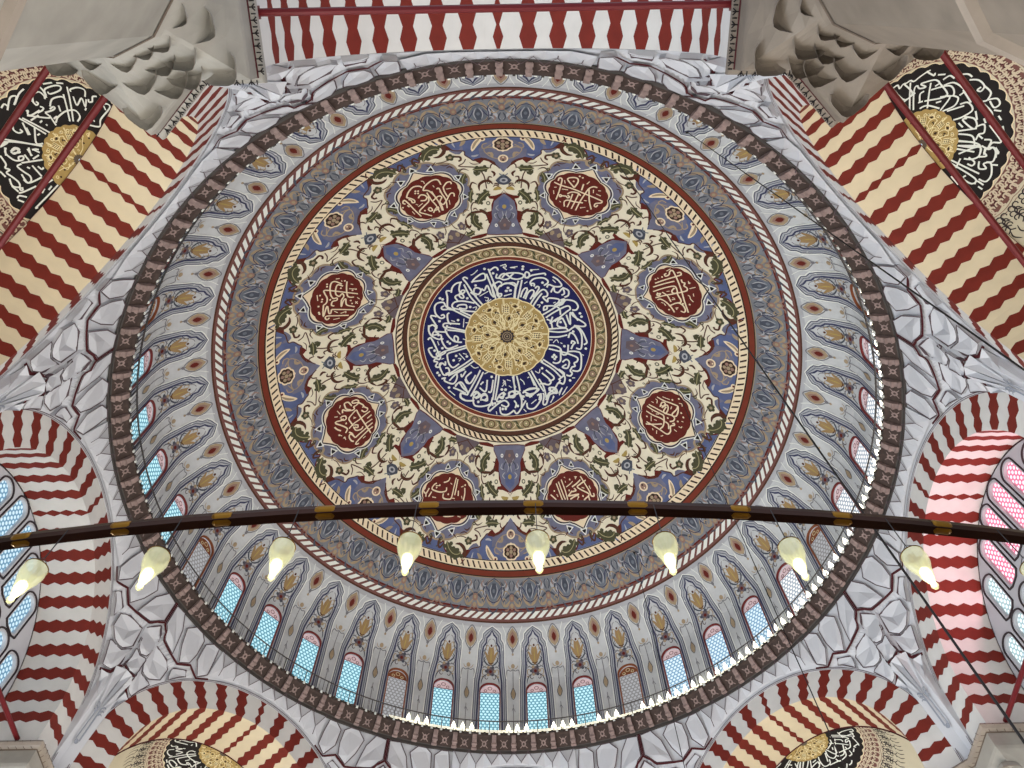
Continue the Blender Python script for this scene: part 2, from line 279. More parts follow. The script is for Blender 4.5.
# ---- outlines of the painted writing and leaf work, in metres / degrees on the surface they lie on ----
MEDALLION_WRITING=[
[[[[1.2,0.38],[0.52,0.33],[-0.22,0.36],[-0.98,0.37],[-1.26,0.35],[-1.23,0.21],[-1.08,0.11],[-1.03,-0.08],[-1.15,-0.09],[-1.18,0.02]],[[-0.77,-0.72],[-0.84,-0.19],[-0.89,0.42],[-0.93,0.64],[-1.06,0.65],[-1.06,0.5]],[[-0.56,-0.89],[-0.62,-0.36],[-0.65,0.21]],[[-0.27,-0.99],[-0.36,-0.45],[-0.38,0.07],[-0.25,0.16],[0.01,0.13],[0.03,-0.05],[-0.11,-0.1],[-0.27,0.08]],[[0.16,-0.99],[0.1,-0.59],[0.07,-0.15],[0.03,0.29],[-0.03,0.6],[-0.18,0.64],[-0.3,0.55],[-0.44,0.64],[-0.51,0.54],[-0.67,0.55]],[[0.52,-0.31],[0.14,-0.38],[-0.14,-0.57]],[[-0.05,-0.82],[-0.08,-0.67],[0.04,-0.76],[-0.0,-0.87],[-0.15,-0.78]],[[0.31,-0.92],[0.28,-0.78],[0.48,-0.57],[0.83,-0.38],[1.17,-0.27]],[[0.77,-0.46],[0.62,-0.03],[0.76,0.19],[1.03,0.27],[1.18,0.2],[1.11,0.04]],[[0.06,0.11],[0.28,0.14],[0.44,0.18],[0.59,0.15],[0.62,-0.03]]],[[[-1.31,0.08],[-1.37,0.31]],[[0.5,-0.79],[0.57,-0.68]],[[0.6,-0.66],[0.74,-0.61]],[[0.92,-0.18],[0.91,-0.03]],[[0.88,-0.09],[1.03,-0.14]],[[0.23,0.57],[0.3,0.64],[0.45,0.64],[0.62,0.73]],[[-0.11,0.75],[-0.15,1.04]],[[0.17,0.84],[0.32,0.82]],[[-0.52,0.83],[-0.37,0.8]],[[0.28,-0.18],[0.35,-0.07]],[[0.4,-0.24],[0.4,-0.07]],[[-1.06,-0.5],[-1.0,-0.44]],[[-0.13,-0.35],[-0.13,-0.2]]],[[-1.04,-0.26],[1.0,-0.5],[0.69,0.23],[-0.41,0.84],[-1.0,-0.61],[0.75,0.53]]],
[[[[-0.8,-0.75],[-0.79,-0.4],[-0.86,-0.04],[-0.91,0.33]],[[-0.91,0.33],[-0.67,0.32],[-0.37,0.24],[-0.26,0.29],[-0.35,0.44],[-0.64,0.43],[-0.91,0.33]],[[-0.08,-0.96],[-0.11,-0.63],[-0.14,-0.24],[-0.18,0.03],[-0.25,0.24],[-0.21,0.41],[-0.04,0.43],[0.12,0.3]],[[0.07,-1.0],[0.08,-0.65],[0.03,-0.27],[0.01,-0.08]],[[0.38,-0.91],[0.36,-0.52],[0.26,-0.17],[0.28,0.04],[0.57,0.14],[0.8,0.09]],[[1.1,-0.6],[0.83,-0.29],[0.5,0.04]],[[0.95,-0.63],[0.9,-0.26],[0.85,0.11],[0.81,0.48],[0.58,0.56],[0.32,0.44],[0.15,0.56],[0.06,0.52],[0.14,0.46]],[[-0.33,-0.42],[-0.62,-0.43],[-0.71,-0.32],[-0.64,-0.25],[-0.42,-0.31],[-0.48,-0.38]],[[-0.34,-0.33],[-0.65,-0.16],[-0.45,-0.03],[-0.14,-0.05],[-0.22,-0.18],[-0.53,-0.16]],[[0.27,0.13],[0.3,0.31],[0.51,0.43]],[[0.01,-0.08],[0.34,0.11]]],[[[-0.97,-0.51],[-1.02,-0.14]],[[-0.71,0.07],[-0.54,0.08]],[[-0.63,-0.78],[-0.61,-0.68],[-0.42,-0.63]],[[-0.34,-0.9],[-0.36,-0.78]],[[0.17,-0.68],[0.19,-0.62]],[[0.2,-0.44],[0.09,-0.3]],[[0.47,-0.59],[0.75,-0.46]],[[0.56,-0.38],[0.51,-0.25]],[[-1.08,0.32],[-1.12,0.45],[-1.0,0.51]],[[-0.26,0.76],[-0.28,0.85]],[[0.07,0.76],[0.05,0.89],[-0.03,0.88]],[[0.35,0.65],[0.37,0.8]],[[1.01,-0.0],[1.17,0.08]],[[1.07,-0.22],[1.13,-0.14]],[[1.13,0.31],[1.0,0.38]]],[[0.66,-0.75],[-0.65,0.59],[-0.14,0.62],[0.01,0.14],[-1.31,0.24],[-1.08,-0.02],[-0.5,0.76]]],
[[[[0.71,-0.79],[0.67,-0.37],[0.63,0.05],[0.6,0.37],[0.24,0.55]],[[0.54,-0.84],[0.49,-0.14],[0.45,0.09]],[[0.32,-0.9],[0.3,-0.32],[0.33,0.13],[0.44,0.49]],[[1.24,-0.33],[0.98,-0.03]],[[-0.84,-0.55],[-0.57,-0.46],[-0.18,-0.38]],[[-0.94,-0.7],[-0.99,-0.36],[-1.06,0.11],[-1.05,0.37],[-1.2,0.43],[-1.23,0.3]],[[-1.14,-0.42],[-0.75,-0.36],[-0.49,-0.29],[-0.63,-0.1],[-0.95,0.21],[-0.9,0.32],[-0.62,0.4],[-0.3,0.61],[0.08,0.46]],[[-0.26,-0.29],[-0.34,-0.15],[-0.08,-0.16]],[[0.21,-0.02],[-0.01,-0.0],[-0.41,0.07],[-0.08,0.1],[0.17,0.15]],[[0.23,-0.03],[-0.1,-0.2]],[[-0.9,0.32],[-0.83,0.69]]],[[[0.87,-0.28],[0.83,-0.13]],[[0.18,-0.47],[-0.15,-0.55],[-0.35,-0.63]],[[0.09,-0.98],[0.03,-0.91]],[[0.1,-0.77],[0.11,-0.68]],[[-0.55,-0.79],[-0.71,-0.76]],[[-0.55,-0.68],[-0.67,-0.75]],[[-1.19,-0.11],[-1.17,0.06]],[[-0.33,0.18],[-0.22,0.28]],[[-0.73,-0.18],[-0.86,-0.09]],[[0.54,0.73],[0.53,0.82]]],[[-0.21,-0.76],[0.96,-0.46],[0.06,-0.27],[-0.6,0.22],[-0.33,0.18],[0.09,0.84]]],
[[[[0.3,-0.44],[0.26,-0.27],[0.54,-0.13],[0.87,-0.09],[1.11,-0.12],[1.09,-0.33],[0.97,-0.46]],[[0.31,-0.96],[0.31,-0.8],[0.48,-0.66],[0.58,-0.63]],[[-0.11,-1.04],[-0.15,-0.52],[-0.18,-0.03],[0.0,0.08],[0.28,0.09],[0.36,-0.11]],[[-0.24,-1.0],[-0.3,-0.55],[-0.33,-0.2]],[[-0.48,-0.46],[-0.55,-0.21]],[[-0.83,-0.67],[-0.91,-0.41],[-0.93,-0.06],[-0.96,0.28]],[[1.28,-0.09],[1.33,0.19],[1.49,0.16]],[[1.33,0.19],[1.26,0.34]],[[1.11,0.29],[1.06,0.01]],[[0.07,0.81],[-0.1,0.88],[-0.5,0.78],[-0.67,0.66]],[[-0.43,0.04],[-0.42,0.31],[-0.05,0.48],[0.32,0.4]],[[0.86,0.47],[0.58,0.73],[0.29,0.74]]],[[[0.15,-0.71],[0.02,-0.66]],[[-0.59,-0.67],[-0.72,-0.74]],[[-0.75,-0.25],[-0.83,-0.13]],[[0.91,0.23],[0.69,0.2]],[[-0.81,0.72],[-0.98,0.73]],[[0.97,-0.33],[0.71,-0.41]],[[-1.08,0.44],[-1.26,0.36]],[[-0.18,-0.03],[-0.39,-0.04]]],[[0.06,-0.15],[0.88,-0.26],[0.75,-0.42],[-0.81,-0.81]]],
[[[[-1.27,-0.45],[-0.83,-0.47],[-0.24,-0.47],[0.26,-0.46],[0.46,-0.45],[0.4,-0.22],[0.26,0.04],[0.02,0.05],[-0.25,0.03]],[[-0.32,0.51],[-0.17,0.34],[0.15,0.48],[0.44,0.67],[0.51,0.61],[0.41,0.37],[0.44,0.26]],[[0.55,0.38],[0.59,0.29],[0.51,0.13],[0.35,0.15],[0.35,0.29],[0.51,0.37]],[[0.74,0.18],[0.91,0.11],[0.75,-0.02],[0.58,-0.3],[0.61,-0.41],[0.73,-0.41],[0.73,-0.56],[0.82,-0.74],[0.87,-0.61],[0.96,-0.45],[1.07,-0.46],[1.03,-0.67],[0.87,-0.76]],[[1.08,-0.05],[1.19,-0.09],[1.14,-0.27],[0.84,-0.35]],[[1.08,-0.05],[0.84,-0.06],[0.66,-0.23]],[[-0.09,-1.01],[-0.11,-0.69],[-0.15,-0.37],[-0.15,-0.07],[-0.23,0.27]],[[-0.35,-0.98],[-0.38,-0.71]],[[-0.61,-0.9],[-0.59,-0.5]],[[-0.82,-0.81],[-0.84,-0.42],[-0.86,-0.0],[-0.88,0.26]],[[-1.04,-0.71],[-1.03,-0.41],[-1.13,0.35],[-1.22,0.4],[-1.27,0.28]],[[-0.29,0.05],[-0.56,0.04],[-0.7,-0.19],[-0.63,-0.33]],[[-0.24,-0.02],[-0.36,-0.16],[-0.49,-0.1],[-0.36,0.01]],[[-0.88,0.26],[-0.55,0.33],[-0.62,0.47],[-0.86,0.49],[-0.99,0.42]],[[-0.4,0.36],[-0.54,0.28],[-0.73,0.28]],[[0.78,-0.73],[0.49,-0.86],[0.38,-0.77]],[[0.37,-0.86],[0.16,-0.97],[0.05,-0.87],[0.1,-0.74],[0.28,-0.67]],[[0.31,0.8],[0.11,0.74],[-0.06,0.63]]],[[[1.21,0.12],[1.09,0.21]],[[1.01,0.36],[0.75,0.3]],[[0.79,0.59],[0.71,0.46]],[[0.17,0.23],[0.08,0.27]],[[-0.16,0.82],[-0.33,0.71]],[[-0.46,0.63],[-0.63,0.67]],[[-1.2,-0.01],[-1.21,-0.16]],[[0.19,-0.18],[0.06,-0.27]],[[0.1,-0.14],[0.08,-0.28]]],[[0.43,-0.86],[-0.21,0.8],[-0.49,0.67],[0.11,0.26]]],
[[[[0.46,-0.88],[0.43,-0.32],[0.42,0.19],[0.39,0.71],[0.23,0.67],[-0.01,0.49],[-0.27,0.45],[-0.43,0.56]],[[1.08,-0.13],[0.66,-0.25],[0.26,-0.41],[0.17,-0.57],[0.22,-0.75]],[[0.87,0.05],[0.95,0.39],[0.83,0.54],[0.51,0.5],[0.16,0.36],[-0.03,0.19]],[[0.77,-0.04],[0.79,0.22],[0.55,0.24],[0.24,0.14],[0.13,-0.06]],[[0.13,-0.06],[0.33,-0.14],[0.18,-0.26],[-0.09,-0.21],[-0.45,-0.29],[-0.13,-0.3],[0.04,-0.39],[-0.32,-0.52],[-0.4,-0.93]],[[-0.03,0.19],[0.04,0.04],[-0.09,0.01],[-0.19,0.19],[-0.4,0.19],[-0.44,0.05]],[[-0.43,0.56],[-1.05,0.45],[-0.47,0.38],[-0.87,0.22],[-0.86,0.14],[-0.65,0.14]],[[-0.65,0.14],[-0.63,-0.33],[-0.61,-0.94]],[[-0.98,-0.74],[-1.01,-0.22],[-1.03,0.28],[-1.14,0.35],[-1.24,0.25],[-1.13,0.16]]],[[[0.1,0.98],[-0.2,0.87]],[[1.09,0.42],[1.16,0.26]],[[1.07,0.14],[1.02,0.09]],[[-0.74,-0.01],[-0.79,-0.1],[-0.83,-0.19]],[[-0.87,-0.33],[-0.74,-0.56]],[[-0.71,-0.56],[-0.84,-0.58]],[[-1.24,-0.04],[-1.16,-0.33]],[[0.98,-0.35],[0.97,-0.48]],[[0.68,-0.37],[0.73,-0.66]],[[0.22,-0.91],[0.13,-1.06]],[[-0.05,-0.89],[-0.19,-1.04]],[[-0.19,-0.91],[-0.04,-1.0]]],[[0.73,0.71],[0.6,0.67],[0.63,0.02],[1.09,-0.02],[0.09,0.84],[-0.11,0.69],[-0.24,0.68],[-0.5,0.77],[-0.83,0.69],[-0.91,0.65],[-0.1,0.32],[-0.03,-0.65],[-0.21,-0.76],[0.73,-0.7],[0.63,-0.56]]],
[[[[-0.99,-0.7],[-1.04,-0.22],[-1.06,0.3],[-1.11,0.54],[-1.25,0.45],[-1.19,0.33]],[[-1.16,0.22],[-1.14,0.08]],[[-0.94,0.6],[-0.71,0.8],[-0.39,0.93],[-0.14,0.85],[-0.05,0.71]],[[-0.94,0.6],[-0.82,0.47],[-0.73,0.29],[-0.77,0.17],[-0.88,0.21],[-0.85,0.34],[-0.92,0.47]],[[-0.51,0.27],[-0.32,0.37],[-0.15,0.25],[-0.14,0.09],[-0.29,0.0],[-0.49,0.09]],[[-0.48,-0.96],[-0.67,-0.75],[-0.9,-0.43],[-0.56,-0.28],[-0.16,-0.13],[-0.06,0.14]],[[-0.1,0.54],[0.13,0.73],[0.52,0.85],[0.76,0.77],[0.79,0.47]],[[-0.1,0.54],[0.13,0.39],[0.24,-0.02],[0.26,-0.43],[0.2,-0.93]],[[0.0,0.34],[-0.01,-0.12],[0.05,-0.56],[0.01,-0.96]],[[0.23,0.31],[0.25,-0.19],[0.31,-0.63],[0.24,-0.95]],[[0.5,0.32],[0.62,0.32],[0.62,-0.02],[0.65,-0.44],[0.51,-0.9]],[[0.83,0.29],[1.07,0.47],[1.25,0.46],[1.26,0.32]],[[0.83,0.29],[0.79,0.02],[0.82,-0.28]],[[1.14,-0.4],[1.18,-0.22],[1.01,-0.18],[0.69,-0.46],[0.41,-0.62],[0.33,-0.41],[0.53,-0.21],[0.4,-0.09],[0.04,-0.21]],[[-0.41,-0.49],[-0.27,-0.51],[-0.27,-0.69],[-0.41,-0.66],[-0.43,-0.51]],[[-0.31,-0.84],[-0.07,-0.68],[0.1,-0.65],[0.04,-0.76],[-0.16,-0.75]]],[[[0.07,1.04],[0.15,0.98],[0.14,0.84]],[[0.43,0.58],[0.45,0.46]],[[0.92,0.14],[1.16,0.1]],[[0.81,-0.5],[0.74,-0.77]],[[-0.8,0.04],[-0.73,-0.06]],[[-0.78,-0.15],[-0.49,-0.09]],[[-1.19,-0.21],[-1.19,-0.42]]],[[-0.41,0.68],[-0.3,0.62],[-0.48,0.58],[-0.37,0.51],[-0.63,-0.51],[-1.41,0.24],[0.6,0.1]]],
[[[[-0.93,-0.63],[-0.94,-0.18],[-1.01,0.46],[-1.07,0.6],[-1.18,0.59],[-1.18,0.43]],[[-1.34,0.3],[-0.95,0.23],[-0.35,0.24],[0.28,0.23],[0.76,0.26],[1.2,0.29]],[[1.2,0.29],[1.21,0.18],[1.01,0.0],[1.04,-0.15],[1.14,-0.15],[1.14,-0.01]],[[-0.34,0.33],[-0.76,0.61],[-0.77,0.74],[-0.52,0.87],[-0.36,0.83],[-0.3,0.63],[-0.34,0.33]],[[0.33,-0.84],[0.28,-0.34],[0.28,0.23],[0.3,0.58],[0.43,0.78],[0.6,0.82]],[[0.07,-0.85],[0.05,-0.46],[0.01,0.1]],[[-0.18,-0.85],[-0.2,-0.46],[-0.26,-0.03]],[[-0.34,-0.87],[-0.46,-0.62],[-0.34,-0.46],[0.02,-0.41],[0.45,-0.28]],[[1.02,-0.4],[0.66,-0.02],[0.3,0.58]],[[0.04,0.33],[-0.03,0.7]],[[-0.86,-0.35],[-0.81,-0.28],[-0.72,-0.36],[-0.79,-0.41],[-0.86,-0.35]],[[-0.73,-0.33],[-0.52,-0.28],[-0.4,-0.34],[-0.32,-0.25],[-0.46,-0.2]],[[-0.5,-0.13],[-0.35,0.05],[-0.05,0.12],[0.14,0.04]]],[[[-0.91,0.55],[-0.82,0.39]],[[0.1,0.76],[0.15,0.95]],[[0.51,0.63],[0.6,0.46]],[[0.72,0.69],[0.83,0.75]],[[-1.23,-0.16],[-1.14,-0.36]],[[-0.86,0.04],[-0.56,0.1]],[[0.54,-0.55],[0.69,-0.44]],[[-0.72,-0.67],[-0.62,-0.69]],[[0.74,0.48],[0.98,0.5]],[[-1.26,0.02],[-1.14,0.06]],[[0.42,-0.13],[0.55,-0.09]]],[[-0.36,1.02],[-0.21,1.0],[0.91,-0.58],[-0.5,0.65],[0.5,-0.58]]]]
